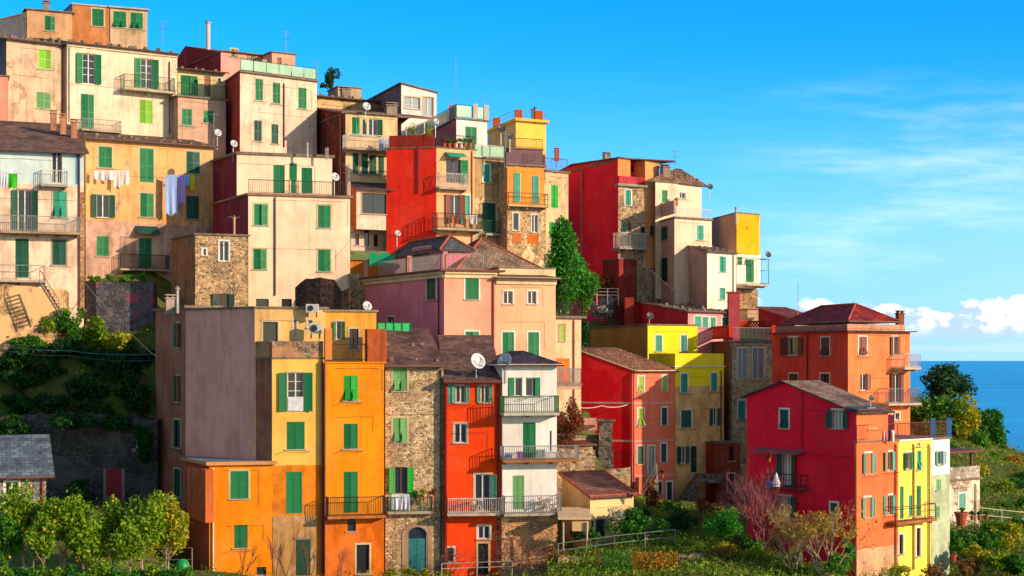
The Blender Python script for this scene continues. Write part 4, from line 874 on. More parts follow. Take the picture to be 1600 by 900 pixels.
def stairs(root, x0, y0, x1, y1, D, wd, n, mat, dirn=1):
    a = at(x0, y0, D); b_ = at(x1, y1, D); mb = MB(); sx = (b_.x - a.x) / n; sz = (b_.z - a.z) / n
    zb = min(a.z, b_.z) - .6
    for i in range(n):
        z = a.z + sz * i; x = a.x + sx * i; mb.box((min(x, x + sx), D, zb), (abs(sx), 0, 0), (0, wd, 0), (0, 0, z - zb))
    return mb.build('stairs', mat, root)
stairs(h, 1028, 744, 1002, 790, 123.2, 1.2, 9, CONC)
h2 = [o for o in col.objects if o.get('label', '').startswith('bright yellow house')][0]
stairs(h2, 1092, 742, 1062, 785, 125.2, 1.4, 11, STND); stairs(h2, 1130, 742, 1092, 743, 125.2, 1.6, 1, STND)
# === stone tower
h = house('stone_house', 'square stone tower house with two tall windows under a red lattice brick roof terrace', 1175, 700, 124)
b = Block(h, ((1090, 141), (1140, 131.4), (1212, 133.4)), 535, 780, FR_(m=CONC, o=.15, th=.12), stone('f0cc98', 'bc986c', 'f4dcac', 4.6, render='f0d09c', amt=.36, k=1), stone('c87840', '8a4c28', 'c07a48', 4), R='W q 1153 544 1168 592 wp; W q 1176 544 1194 592 wp; C t 1153 626 1164 655 w; X k 1176 625 1184 632 n', pipes='R 1142 540 760 5a5048')
def lattice(f, root, x0, x1, y0, y1, mat):
    a0, a1, z0, z1 = f.rect(x0, y0, x1, y1); mb = MB(); rows = 6; h_ = (z1 - z0) / rows
    for r_ in range(rows):
        n = int((a1 - a0) / .3)
        for i in range(n):
            if r_ in (0, rows - 1): f.box(mb, a0 + i * .3, a0 + (i + 1) * .3, z0 + r_ * h_, z0 + (r_ + 1) * h_ - .002, -.1, 0)
            else:
                o = .15 * (r_ % 2); f.box(mb, a0 + i * .3 + o, a0 + i * .3 + o + .19, z0 + r_ * h_, z0 + (r_ + 1) * h_ - .002, -.1, 0)
    return mb.build('lattice_parapet', mat, root)
BRK = plaster('c83424', .3)
lattice(b.FL, h, 1091, 1139, 510, 530, BRK); lattice(Face(b.D3, b.C).__class__(b.A, b.D3) if False else Face(b.plan(0, .8, 0), b.plan(1, .8, 0)), h, 1150, 1204, 501, 517, BRK)
b.terrace_rail(1.1, 's', 'R')
for F_, x in ((b.FR, 1140), (b.FR, 1207)): facebox(F_, h, 'pier', x - 1, 508, x + 5, 531, -.25, .01, BRK)
bb = Block(h, ((1118, 126.6), (1157, 127.3), 3), 693, 800, FR_(m=CONCD, o=.1, th=.1), plaster('9a4030', .35), None, R='X k 1139 697 1147 720 n; X k 1137 740 1147 770 s', ctrl=True); 
# === red villa with hip roof
h = house('villa', 'large red and orange villa with a red hipped roof and corner balconies', 1325, 640, 114)
RV = plaster('f85040', .24, k=.85, patch='f06a50', old=.2); OV = plaster('ff8a50', .25, k=.88, patch='f09a70')
b = Block(h, ((1207, 128.4), (1325, 117.5), (1422, 121)), 518, 720, FR_(m=BT, o=.5, os=.4, th=.08, em=SL), OV, RV,
  R='F b 1342 526 1354 555 w; O b 1394 526 1402 554 wa; O b 1344 584 1354 610 wrn; O b 1395 583 1406 629 wan; W q 1395 645 1405 656 w', L='O r 1232 527 1247 555 w; F r 1283 527 1296 556 w; C r 1233 584 1247 600 w; C r 1282 584 1296 600 w', bR='1413 1439 574 553 1.2 b w d8c0a8; 1388 1439 630 607 1.0 b s d8c0a8', ctrl=True, pipes='L 1261 522 600 6a2420')
b2 = Block(h, ((1211, 128.6), (1324, 118.1), (1414, 121.3)), 513, 518, FR_('none'), plaster('d8a080', .4), plaster('c88878', .4), ctrl=False, deep=0)
b3 = Block(h, ((1211, 128.6), (1324, 118.1), (1414, 121.3)), 506, 514, FR_('hip', r=1.5, o=-.3, os=-.3, m=tiles('d83c30', '9a2420', .32, .38, wave=True), th=.1, ridge=1), plaster('d8a080', .4), plaster('c88878', .4), ctrl=False, deep=0)
chimney(h, 1401, 485, 1411, 506, 122.4, plaster('9a5a44', .4))
# small low buildings behind it
h = house('plaster_house', 'low dark red roofed shed and terrace behind the red villa', 1240, 500, 132)
b = Block(h, ((1185, 142.5), (1242, 137.5), (1285, 139)), 500, 560, FR_('shedv', r=1.2, o=.2, m=RT, th=.1), plaster('b8a088', .4), plaster('a02030', .3), ctrl=False)
b = Block(h, ((1168, 145.5), (1240, 146.6), 4), 484, 560, FR_(m=CONC, o=.1, th=.1), plaster('d8b890', .4), None, ctrl=False)
# === crimson house front right
h = house('plaster_house', 'big crimson gabled house with a coral sunlit front, lower right', 1340, 900, 92)
CR2 = plaster('f41c38', .12, k=.97); COR = plaster('ff7a48', .2, k=.88, low='d8a880', zs=zat(858, 92.5))
b = Block(h, ((1338, 92), (1402, 94.6), 7), 0, 0) if False else None
P0, P1 = at(1167, 0, 98.5), at(1338, 0, 92.2); e = (P1 - P0).normalized()
# the long crimson wall is built as its own block face (u runs along it)
b = Block(h, ((1167, 98.5), (1338, 92.2), 3.0), 620, 900, FR_('gablev', k=.36, r=.95, r2=-.75, o=.3, os=.3, m=GT, th=.08, em=SLG), CR2, COR, ws=COR, trim='w',
  R='F d 1219 640 1232 669 w; O d 1301 641 1317 669 wc; O d 1223 710 1237 759 wc; O d 1220 775 1236 810 wc; C d 1298 786 1309 806 w', bR='1198 1251 760 741 .7 h i 802838')
facebox(b.FR, h, 'pilaster', 1251, 604, 1254, 703, .001, .05, plaster('e01840', .2))
mb = MB(); F_ = b.FR; a0, a1, z0, z1 = F_.rect(1188, 702, 1260, 708); mb.box8([F_.pt(a0, z1, .01), F_.pt(a1, z1, .01), F_.pt(a1, z0, 1.0), F_.pt(a0, z0, 1.0), F_.pt(a0, z1 + .04, .01), F_.pt(a1, z1 + .04, .01), F_.pt(a1, z0 + .04, 1.0), F_.pt(a0, z0 + .04, 1.0)]); mb.build('awning', flat('a06068', .7), h)
b2 = Block(h, ((1290, 94.35), (1338.5, 92.15), (1403, 94.9)), 692, 900, FR_(m=CONC, o=.08, os=.02, th=.1), COR, None, trim='w', R='O m 1352 708 1361 740 w; O m 1384 706 1393 735 w; O m 1351 777 1360 808 w; O m 1384 774 1393 803 w; X k 1351 862 1355 877 n; X k 1383 855 1387 871 n', pipes='R 1400 694 890 b03828')
b3 = Block(h, ((1300, 94.0), (1338.8, 92.2), (1371, 93.6)), 640, 700, FR_('shedv', r=.3, o=.25, os=.3, m=SLG, th=.06), COR, None, R='C m 1357 640 1366 668 w', ctrl=False, deep=0)
b2.terrace_rail(.9, 'r', 'R')
ld = MB(); p = at(1380, 690, 96); ld.cbox((p.x, p.y, p.z), 1.1, 1.0, 1.6); ld.build('cabinet', flat('7a1c38', .5), h)
# === yellow & pale blue houses in its row
h = house('plaster_house', 'narrow lemon yellow house with tall green shutters, right of the big crimson house', 1430, 900, 96)
b = Block(h, ((1403.5, 94.95), (1455, 97.1), 7), 690, 900, FR_(m=CONC, o=.1, os=.02, th=.12, em=WH), plaster('ffe860', .1, k=.92), None, trim='w', R='O g 1415 707 1422 733 w; F t 1433 704 1440 734 n; W q 1433 692 1438 697 n; C g 1406 760 1412 811 n; C t 1420 774 1425 806 n; C g 1432 759 1439 806 n; B q 1405 835 1411 866 w; B q 1432 825 1438 869 w', bR='1400 1463 813 790 .8 h r b07048', pipes='R 1428 694 890 8a6830; R 1452 694 890 a08048')
b.terrace_rail(.95, 'r', 'R')
h = house('plaster_house', 'narrow pale blue-green house at the right end of the row', 1470, 900, 98)
b = Block(h, ((1455.5, 97.15), (1484, 98.5), 7), 687, 900, FR_(m=CONC, o=.1, os=.08, th=.12), plaster('c8ece4', .12, low='b8c4a0', zs=zat(742, 97.5), k=.9), None, R='O q 1465 705 1472 726 w; C p 1463 749 1470 766 n; C p 1461 791 1468 809 n')
b.terrace_rail(.95, 'r', 'R')
for px in (1457, 1482):
    mb = MB(); p = at(px, 0, 97.1 + (px - 1455) * .047 + .12); mb.cbox((p.x, p.y, b.z0 + .125), .3, .25, 1.15); mb.build('pier', flat('2a6aa8', .5), h)
# === pale stone cottage right edge
h = house('stone_house', 'pale whitewashed stone cottage with a pergola on its terrace', 1505, 810, 105)
b = Block(h, ((1480, 104.5), (1531, 106.6), 5), 752, 815, FR_(m=plaster('e0c8a0', .4), o=.15, th=.12), stone('e8d0b4', 'b89880', 'f0e0c4', 3, render='ecdcc4', amt=.5), None, R='C m 1498 771 1508 794 w', pipes='R 1525 756 815 c0a090')
b.parapet(.75, stone('d8c8b4', 'a89480', 'e8dcc8', 3), .3, 'LR')
mb = MB(); F_ = b.FR; zt = zat(708, 105)
for a in (.3, F_.len - .3):
    for o_ in (-.4, -3.5): F_.box(mb, a - .06, a + .06, b.z0 + .13, zt, o_ - .12, o_)
F_.box(mb, -.2, F_.len + .2, zt + .002, zt + .12, -4, .1); mb.build('pergola', flat('7a3c38', .7), h)
# === low garage
h = house('garage', 'low cream outbuilding with a brown tiled lean-to roof beside the garden', 930, 840, 103, 'outbuilding')
b = Block(h, ((878, 103), (922, 96.6), (990, 98.3)), 777, 850, FR_('shedv', r=.85, o=.3, os=.15, m=BT, th=.1, em=flat('c04830', .7), ridge='all'), plaster('f8d898', .2), plaster('f0c07c', .25), R='C z 931 811 945 842 n; W q 924 813 930 838 n')
h = house('lean_to', 'small cream canopy on struts against the low outbuilding', 900, 812, 99, 'canopy')
mb = MB(); p = at(872, 812, 94.6); q = at(924, 815, 94.6); mb.box((p.x, p.y, p.z), (q.x - p.x, 0, 0), (0, 2.4, .4), (0, 0, .12)); mb.build('canopy_slab', plaster('e8c89c', .3), h)
mb = MB(); mb.tube([at(917, 845, 94.7), at(917, 816, 94.7)], .07); mb.tube([at(902, 842, 96.5), at(917, 820, 94.8)], .06); mb.tube([at(880, 870, 94.7), at(880, 816, 94.7)], .07); mb.build('strut', flat('c8b098', .6), h)
mb = MB(); p = at(894, 830, 94.8); mb.box(p, (1.0, 0, 0), (0, .05, 0), (0, 0, .6)); mb.build('hanging_panel', plaster('e8bc80', .3), h)
# small stone outbuilding left of red wall
h = house('stone_house', 'small stone outbuilding with a walled terrace against the red side wall', 930, 750, 120, 'outbuilding')
b = Block(h, ((893, 118.5), (938, 120), 4), 684, 760, FR_(m=CONC, o=.1, th=.14), STN, None, ctrl=True)
b = Block(h, ((897, 115.5), (926, 116.4), 2.5), 696, 760, FR_('gableu', r=.2, o=.2, m=RT, th=.08), STN, None, R='D t 906 704 914 735 n', ctrl=False)
facebox(b.FR, h, 'door', 918, 704, 926, 733, .01, .06, flat('188a90', .5))
mb = MB(); p = at(946, 700, 119.2); mb.cbox(p, 1.0, 1.0, 2.0); mb.cbox((p.x, p.y, p.z + 2.0), 1.4, 1.3, .15); mb.cbox((p.x, p.y, p.z - 2.5), 1.1, 1.1, 2.495); mb.build('stone_chimney', STND, h)
mb = MB(); p = at(922, 672, 121); mb.cbox(p, 1.0, .8, .9); mb.build('bread_oven', plaster('e8a8a0', .3), h)
wall_thing('garden_wall', 'sunlit low stone wall with a dark mesh fence below the red side wall', 'wall', [(925, 113), (985, 114)], [738, 730], 770, .5, STN, .04)
# ------------------------------------------------------------ land and sea
def terrain():
    man = [(-200,900,70),(0,900,78),(280,900,82),(600,905,88),(800,905,90),(1000,905,92),(1200,905,90),(1400,905,88),(1700,905,95),
           (0,800,100),(120,800,100),(230,800,100),(60,520,113),(120,560,110.5),(200,600,109),(0,600,109),(240,520,112),
           (900,850,95.5),(1000,848,95),(1080,846,96.5),(1110,840,98),(1150,842,98),(1200,870,92),(1300,880,92),(1050,850,95),(950,866,94),(1050,870,93.3),(1120,870,93.5),
           (1000,770,118),(1060,788,120),(1110,790,118),(1150,800,112),(925,548,141),(960,548,137),(905,565,133),(885,565,129),(1000,548,131),(905,600,124),(900,640,118),(935,500,149),(960,500,146.5),(165,800,103),(60,800,103),(230,800,102.5),(165,797,96),(20,800,103),
           (1500,860,100),(1560,860,101),(1620,850,102),(1540,800,110),(1600,770,116),(1650,800,116),(1560,720,128),(1600,735,128),(1500,690,130),(1460,640,133),(1540,700,140),(1650,760,140)]
    heavy = [(905,600,134),(903,700,118),(930,640,134),(975,640,133),(925,620,138),(890,565,135),(930,570,142),(895,580,131),(960,782,121),(1010,792,118),(1060,794,119),(1110,797,119),(930,770,113.5),(965,778,111),(1010,800,109),(1070,805,108),(1130,800,112)]
    C = np.array([tuple(at(px, py, D)) + (1.0,) for px, py, D in man] + [tuple(c) + (1.0,) for c in CTRL] + [tuple(at(px, py, D)) + (9.0,) for px, py, D in heavy])
    xs = np.arange(-75, 75.1, 1.5); ys = np.arange(-60, 215.1, 1.5); Xg, Yg = np.meshgrid(xs, ys); Zg = np.zeros_like(Xg); Wg = np.zeros_like(Xg)
    for x, y, z, wt in C:
        w_ = wt / (((Xg - x) ** 2 + (Yg - y) ** 2) + .4) ** 2; Zg += w_ * z; Wg += w_
    Zg /= Wg
    fall = np.clip((Yg - 156) / 60, 0, 1); Zg -= fall ** 1.5 * 70 * (Xg > -200)
    f2 = np.clip((Xg - 44) / 25, 0, 1); Zg -= f2 ** 1.3 * 60
    f3 = np.clip((85 - Yg) / 40, 0, 1); Zg -= f3 * 25
    mb = MB(); ny, nx = Xg.shape
    mb.v = [tuple(map(float, p)) for p in np.stack([Xg, Yg, Zg], -1).reshape(-1, 3)]
    for j in range(ny - 1):
        for i in range(nx - 1): a = j * nx + i; mb.f.append((a, a + 1, a + nx + 1, a + nx)); mb.m.append(0)
    m, t, b, P, g = newmat('hillside_earth')
    base = t.ramp(t.noise(P, .35, 7, .65), [(.3, srgb('4a4c20', .8)), (.5, srgb('6e7230', .8)), (.62, srgb('5a8626', .8)), (.75, srgb('9a8450', .8))])
    t.l.new(base, b.inputs['Base Color']); bump(t, b, t.noise(P, 1.5, 8, .7), .5, 1.0)
    o = mb.build('hillside_ground', m, smooth=True); tag(o, 'steep green and earthy hillside under the houses', 'ground', kind='structure')
    me = o.data
    def gz(x, y):
        i = min(max((x + 75) / 1.5, 0), nx - 1.001); j = min(max((y + 60) / 1.5, 0), ny - 1.001); i0, j0 = int(i), int(j); a, c = i - i0, j - j0
        return (Zg[j0, i0] * (1 - a) * (1 - c) + Zg[j0, i0 + 1] * a * (1 - c) + Zg[j0 + 1, i0] * (1 - a) * c + Zg[j0 + 1, i0 + 1] * a * c)
    return gz
gz = terrain()
mb = MB(); mb.quad([(-90000, -3000, 0), (90000, -3000, 0), (90000, 130000, 0), (-90000, 130000, 0)])
m, t, b, P, g = newmat('sea_water')
c = t.mix(t.smooth(t.noise(t.mapping(P, (.0006, .0022, 1)), 1.0, 6, .6), .35, .7), srgb('0c98cc', 1), srgb('28bce0', 1))
t.l.new(c, b.inputs['Base Color']); b.inputs['Roughness'].default_value = .35; b.inputs['IOR'].default_value = 1.33
bump(t, b, t.noise(t.mapping(P, (.02, .05, 1)), 1.0, 10, .72), 3.5, .9)
o = mb.build('sea_water', m); tag(o, 'blue sea reaching the horizon on the right', 'sea', kind='structure')
# ------------------------------------------------------------ plants
def leafm(h1, h2, h3=None):
    key = 'leaf_%s_%s_%s' % (h1, h2, h3)
    if key in MATS: return MATS[key]
    m, t, b, P, g = newmat('foliage'); MATS[key] = m
    rd = g.outputs['Random Per Island']
    st = [(.0, srgb(h1, .8)), (.6, srgb(h2, .8))]
    if h3: st += [(.9, srgb(h2, .8)), (.93, srgb(h3, .8))]
    c = t.ramp(rd, st)
    c = t.mix(t.math('MULTIPLY', t.smooth(t.noise(P, 1.1, 3), .4, .65), .35), c, srgb(h1, .55))
    t.l.new(c, b.inputs['Base Color']); b.inputs['Roughness'].default_value = .55
    tr = t.add('ShaderNodeBsdfTranslucent', i={'Color': c}); mx = t.add('ShaderNodeMixShader', i={0: .35})
    t.l.new(b.outputs[0], mx.inputs[1]); t.l.new(tr.outputs[0], mx.inputs[2]); t.l.new(mx.outputs[0], t.n['Material Output'].inputs[0]); return m
BARK = flat('6a5644', .9, key='bark_a', sc=3); BARKL = flat('b09a7c', .9, key='bark_b', sc=3); TWIG = flat('8a5a50', .9, key='bark_c'); TWIGP = flat('a8646a', .9, key='bark_d')
def leaves(name, pts, size, mat, parent, rng, asp=.55):
    n = len(pts); a = rng.normal(size=(n, 3)); a /= np.linalg.norm(a, axis=1)[:, None]; c = rng.normal(size=(n, 3)); c -= a * (a * c).sum(1)[:, None]; c /= np.linalg.norm(c, axis=1)[:, None]
    s = size * rng.uniform(.5, 1.55, (n, 1)); nn = np.cross(a, c) * s * .15
    V = np.stack([pts - a * s, pts + c * s * asp - nn, pts + a * s, pts - c * s * asp - nn], 1).reshape(-1, 3)
    L = rootloc(parent); V -= np.array(L)
    me = bpy.data.meshes.new(name); me.vertices.add(4 * n); me.vertices.foreach_set('co', V.astype(np.float32).ravel())
    me.loops.add(4 * n); me.loops.foreach_set('vertex_index', np.arange(4 * n, dtype=np.int32)); me.polygons.add(n)
    me.polygons.foreach_set('loop_start', np.arange(0, 4 * n, 4, dtype=np.int32)); me.polygons.foreach_set('loop_total', np.full(n, 4, dtype=np.int32))
    me.materials.append(mat); me.update(calc_edges=True); me.validate()
    o = bpy.data.objects.new(name, me); col.objects.link(o); o.parent = parent; return o
def crown_pts(c, r, nb, n, rng, shape='round', fill=.55):
    c = np.array(c); r = np.array(r); P = []
    cen = rng.normal(size=(nb, 3)); cen /= np.linalg.norm(cen, axis=1)[:, None]; cen *= rng.uniform(.25, .85, (nb, 1))
    if shape == 'cone': cen[:, :2] *= np.clip(.5 - cen[:, 2:3] * .5, .12, 1) * 1.15
    wts = rng.uniform(.5, 1.2, nb); per = (n * wts / wts.sum()).astype(int)
    for q, k, w_ in zip(cen, per, wts):
        d = rng.normal(size=(k, 3)); d /= np.linalg.norm(d, axis=1)[:, None]; rad = (.16 + .24 * w_) * rng.uniform(fill, 1.08, (k, 1)); rad = np.where(rng.uniform(size=(k, 1)) < .07, rad * rng.uniform(1.1, 1.45, (k, 1)), rad)
        tp = 1.0 if shape != 'cone' else max(.35, .75 - q[2] * .4)
        P.append(c + (q + d * rad * tp) * r)
    return np.concatenate(P)
def limbs(mb, base, top, spread, r, rng, n=6, fork=.35):
    base, top = Vector(base), Vector(top); m = base.lerp(top, fork); m.x += rng.uniform(-.1, .1) * spread
    mb.tube([base, base.lerp(m, .5) + Vector((rng.uniform(-.05, .05), 0, 0)), m], r, 7, r1=r * .75)
    for i in range(n):
        a = 2 * math.pi * i / n + rng.uniform(-.4, .4); e = top + Vector((math.cos(a) * spread * rng.uniform(.3, .9), math.sin(a) * spread * rng.uniform(.3, .9), rng.uniform(-.35, .35) * (top - base).length * .5))
        mb.tube([m, m.lerp(e, .5) + Vector((0, 0, -.08)), e], r * .5, 5, r1=r * .15)
def tree(name, label, cat, cx, cy, rx, ry, D, base=None, mat=None, size=.11, n=3500, nb=16, group=None, shape='round', fruit=None, trunk=True, seed=None, bark=None, depth=1.0, on=None):
    """crown centre and radii in photo pixels at distance D; base = pixel row of the foot"""
    seed = seed if seed is not None else int(cx * 7 + cy); rng = np.random.default_rng(seed)
    c = at(cx, cy, D); k = D / FP; r = (rx * k, rx * k * depth, ry * k); bz = zat(base, D) if base else c.z - r[2]
    if base is None and on is None: bz = min(bz, max(gz(c.x, D) - .1, bz - 3))
    t_ = empty(name, (c.x, D, bz), label, cat, group)
    if trunk:
        mb = MB(); limbs(mb, (c.x, D, bz - .4), (c.x, D, c.z), r[0], max(.045, r[0] * .055), rng, 8, .4); mb.build('trunk', bark or BARK, t_, smooth=True)
    P = crown_pts(c, r, nb, n, rng, shape); leaves('crown', P, size, mat, t_, rng)
    if fruit:
        fm = None
        for i in range(fruit[1]):
            p = P[rng.integers(len(P))]; 
            q = Vector(p) + Vector((0, -.05, 0)); m2 = MB(); m2.lathe(q, [(.02, -.06), (.055, -.03), (.06, 0.01), (.045, .045), (.01, .06)], 7); m2.build('fruit', flat(fruit[0], .5, k=.9), t_, smooth=True)
    return t_
def bare(name, label, cat, px, py, D, h, spread, mat, n=5, lv=4, seed=1, group=None, r=.035, leafmat=None, nleaf=0, lsize=.07, z=None, lean=0.0):
    rr = random.Random(seed); rng = np.random.default_rng(seed); p0 = at(px, py, D); t_ = empty(name, p0, label, cat, group); mb = MB(); ends = []
    def grow(p, d, L, rad, k):
        q = p + d * L * .5 + Vector((rr.uniform(-.08, .08), rr.uniform(-.08, .08), 0)) * L; e = q + (d + Vector((rr.uniform(-.2, .2), rr.uniform(-.2, .2), .1))).normalized() * L * .5
        mb.tube([p, q, e], rad, 4 if k else 3, r1=rad * .6); ends.append(e); ends.append(q)
        if k > 0:
            for _ in range(rr.choice((2, 3, 3))):
                dd = (d + Vector((rr.uniform(-1, 1), rr.uniform(-1, 1), rr.uniform(-.25, .7))) * spread).normalized(); grow(p.lerp(e, rr.uniform(.45, 1)), dd, L * rr.uniform(.55, .85), rad * .6, k - 1)
    for i in range(n):
        d = Vector((rr.uniform(-1, 1) * spread + lean, rr.uniform(-1, 1) * spread, 1)).normalized(); grow(p0 + Vector((rr.uniform(-.15, .15) * n * .3, 0, -.2)), d, h * rr.uniform(.35, .5), r, lv)
    mb.build('branches', mat, t_)
    if leafmat:
        E = np.array([tuple(e) for e in ends]); idx = rng.integers(len(E), size=nleaf); leaves('crown', E[idx] + rng.normal(size=(nleaf, 3)) * .09, lsize, leafmat, t_, rng)
    return t_
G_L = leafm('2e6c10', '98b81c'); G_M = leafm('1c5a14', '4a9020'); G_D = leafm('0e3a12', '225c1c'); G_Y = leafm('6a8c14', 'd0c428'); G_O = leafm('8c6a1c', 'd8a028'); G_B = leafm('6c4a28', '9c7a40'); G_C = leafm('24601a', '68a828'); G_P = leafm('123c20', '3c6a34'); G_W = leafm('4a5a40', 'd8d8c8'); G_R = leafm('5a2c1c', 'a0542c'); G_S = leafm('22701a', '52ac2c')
LG = 'lemon and orange trees in the orchard'
for i, (cx, cy, rx, ry, D, lab) in enumerate((
    (38, 802, 38, 38, 82, 'leftmost citrus tree full of yellow fruit, in front of the slate cottage'),
    (100, 812, 34, 40, 81, 'second citrus tree from the left, with orange fruit low in its crown'),
    (132, 846, 26, 26, 79, 'low small citrus tree third from the left, heavy with orange fruit'),
    (178, 822, 32, 38, 82, 'citrus tree in the middle of the orchard in front of the red door'),
    (222, 815, 34, 42, 81, 'tallest citrus tree, second from the brown plaster house'),
    (66, 836, 24, 28, 78.5, 'low round citrus tree between the first two tall ones'), (204, 846, 24, 24, 79, 'small citrus tree standing in front of the two tallest'), (8, 840, 22, 34, 79, 'citrus tree cut off by the left edge of the picture'),
    (262, 826, 28, 40, 82, 'citrus tree closest to the brown plaster house'))):
    tree('citrus_tree', lab, 'tree', cx, cy + 2, rx * 1.2, ry * 1.28, D, 898, (G_L, G_L, G_L, G_L, G_L, G_L, G_L, G_C, G_Y)[i], .095, 4300, 30, LG, fruit=('f0a010', 16), bark=BARKL)
for i in range(12):
    px = 5 + i * 26
    tree('shrub', ['leafy green shrub at the bottom left, %s of the orchard' % w for w in ('at the left end',)][0] if i == 0 else ('low leafy shrub at the foot of the citrus orchard, %s from the left' % ('', 'second', 'third', 'fourth', 'fifth', 'sixth', 'seventh', 'eighth', 'ninth', 'tenth', 'eleventh', 'last')[i]), 'shrub', px, 896 + (i % 3) * 3, 22, 14 + (i % 4) * 3, 76, 915, [G_L, G_M, G_C][i % 3], .07, 900, 8, 'shrubs along the foot of the orchard', trunk=False, seed=i)
SG = 'bushes on the shaded slope'
for i, (cx, cy, rx, ry, D, m_, lab) in enumerate((
    (14, 520, 34, 26, 110, G_L, 'sunlit bush at the left edge below the pale blue house'), (70, 505, 26, 22, 110.5, G_L, 'sunlit green bush below the outside stair'), (112, 500, 26, 26, 110.5, G_C, 'tall sunlit bush just right of the outside stair'),
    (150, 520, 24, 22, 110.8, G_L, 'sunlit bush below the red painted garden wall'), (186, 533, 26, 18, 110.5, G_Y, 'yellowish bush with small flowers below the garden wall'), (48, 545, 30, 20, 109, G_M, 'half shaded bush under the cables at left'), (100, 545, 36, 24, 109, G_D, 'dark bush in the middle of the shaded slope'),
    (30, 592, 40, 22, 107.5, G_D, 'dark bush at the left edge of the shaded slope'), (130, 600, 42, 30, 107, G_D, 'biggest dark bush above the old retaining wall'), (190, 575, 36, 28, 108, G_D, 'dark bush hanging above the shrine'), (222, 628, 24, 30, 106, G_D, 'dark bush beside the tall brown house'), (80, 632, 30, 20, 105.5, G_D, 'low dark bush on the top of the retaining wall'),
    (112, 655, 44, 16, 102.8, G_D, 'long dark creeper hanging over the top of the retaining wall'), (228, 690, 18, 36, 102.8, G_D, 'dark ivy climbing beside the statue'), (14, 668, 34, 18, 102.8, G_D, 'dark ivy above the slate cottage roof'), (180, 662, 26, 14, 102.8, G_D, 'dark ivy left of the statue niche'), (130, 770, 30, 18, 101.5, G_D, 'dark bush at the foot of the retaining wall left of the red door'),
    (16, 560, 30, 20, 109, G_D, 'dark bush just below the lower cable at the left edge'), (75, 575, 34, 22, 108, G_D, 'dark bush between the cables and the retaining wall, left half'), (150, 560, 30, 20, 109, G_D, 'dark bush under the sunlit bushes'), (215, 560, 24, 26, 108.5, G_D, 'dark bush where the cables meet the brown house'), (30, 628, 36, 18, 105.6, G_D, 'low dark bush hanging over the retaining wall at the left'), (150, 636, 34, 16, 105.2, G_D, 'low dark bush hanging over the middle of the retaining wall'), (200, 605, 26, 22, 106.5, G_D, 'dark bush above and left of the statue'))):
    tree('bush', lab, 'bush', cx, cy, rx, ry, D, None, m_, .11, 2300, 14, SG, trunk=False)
for i, (cx, rx) in enumerate(((150, 12), (172, 14), (200, 14), (222, 10))): tree('trailing_plant', 'green trailing plant on top of the red painted garden wall, %s from the left' % ('first', 'second', 'third', 'fourth')[i], 'plant', cx, 435, rx, 8, 113.4, 442, G_C, .07, 500, 6, 'plants on the garden wall', trunk=False)
tree('conifer', 'tall bright green pointed conifer beside the crimson wall', 'tree', 880, 410, 52, 80, 131, 560, G_S, .12, 16000, 90, None, 'cone')
tree('tree', 'looser green tree at the right foot of the tall conifer', 'tree', 910, 445, 26, 42, 132, 560, G_C, .11, 3600, 18)
tree('tree', 'small dark tree beside the cream annex terrace', 'tree', 880, 470, 26, 30, 128, 560, G_M, .1, 1800, 10)
tree('bush', 'reddish brown bush under the crimson wall', 'bush', 942, 440, 28, 20, 147, 470, leafm('4a3a1c', '9a5a2c'), .1, 1300, 10, None, trunk=False)
tree('bush', 'grey green bush with white flowers behind the white lattice fence', 'bush', 946, 484, 30, 18, 146, 510, G_W, .09, 2600, 12, None, trunk=False)
tree('bush', 'dark green bush between the cream annex and the ochre wall', 'bush', 908, 520, 18, 40, 129, 575, G_D, .1, 1500, 12, None, trunk=False)
tree('tree', 'small tree on the skyline behind the low old house', 'tree', 518, 120, 15, 20, 156, 150, G_P, .13, 900, 10)
tree('bush', 'low bush on the skyline left of the small tree', 'bush', 505, 133, 8, 7, 155, 142, G_P, .1, 300, 5, None, trunk=False)
TG = 'trees on the right hillside'
for cx, cy, rx, ry, D, m_, lab in ((1476, 606, 34, 30, 136, G_P, 'dark round crowned pine standing against the sea'), (1462, 652, 42, 34, 131, G_C, 'bright green broad tree below the dark pine'), (1500, 655, 24, 30, 131, G_Y, 'small yellow green tree right of the broad green tree'), (1528, 668, 28, 24, 134, G_M, 'mid green tree right of the pines, second from the cliff edge'),
    (1548, 700, 22, 30, 134, G_M, 'last tree before the cliff edge and the sea'), (1520, 705, 26, 22, 131, G_C, 'low light green tree above the stone cottage'), (1450, 690, 20, 22, 128, G_C, 'small tree hidden behind the blue roof posts')):
    tree('tree', lab, 'tree', cx + 3, cy - 3, rx * 1.22, ry * 1.22, D, cy + ry + 12, m_, .14, 4200, 26, TG)
BG = 'bushes on the right terraces'
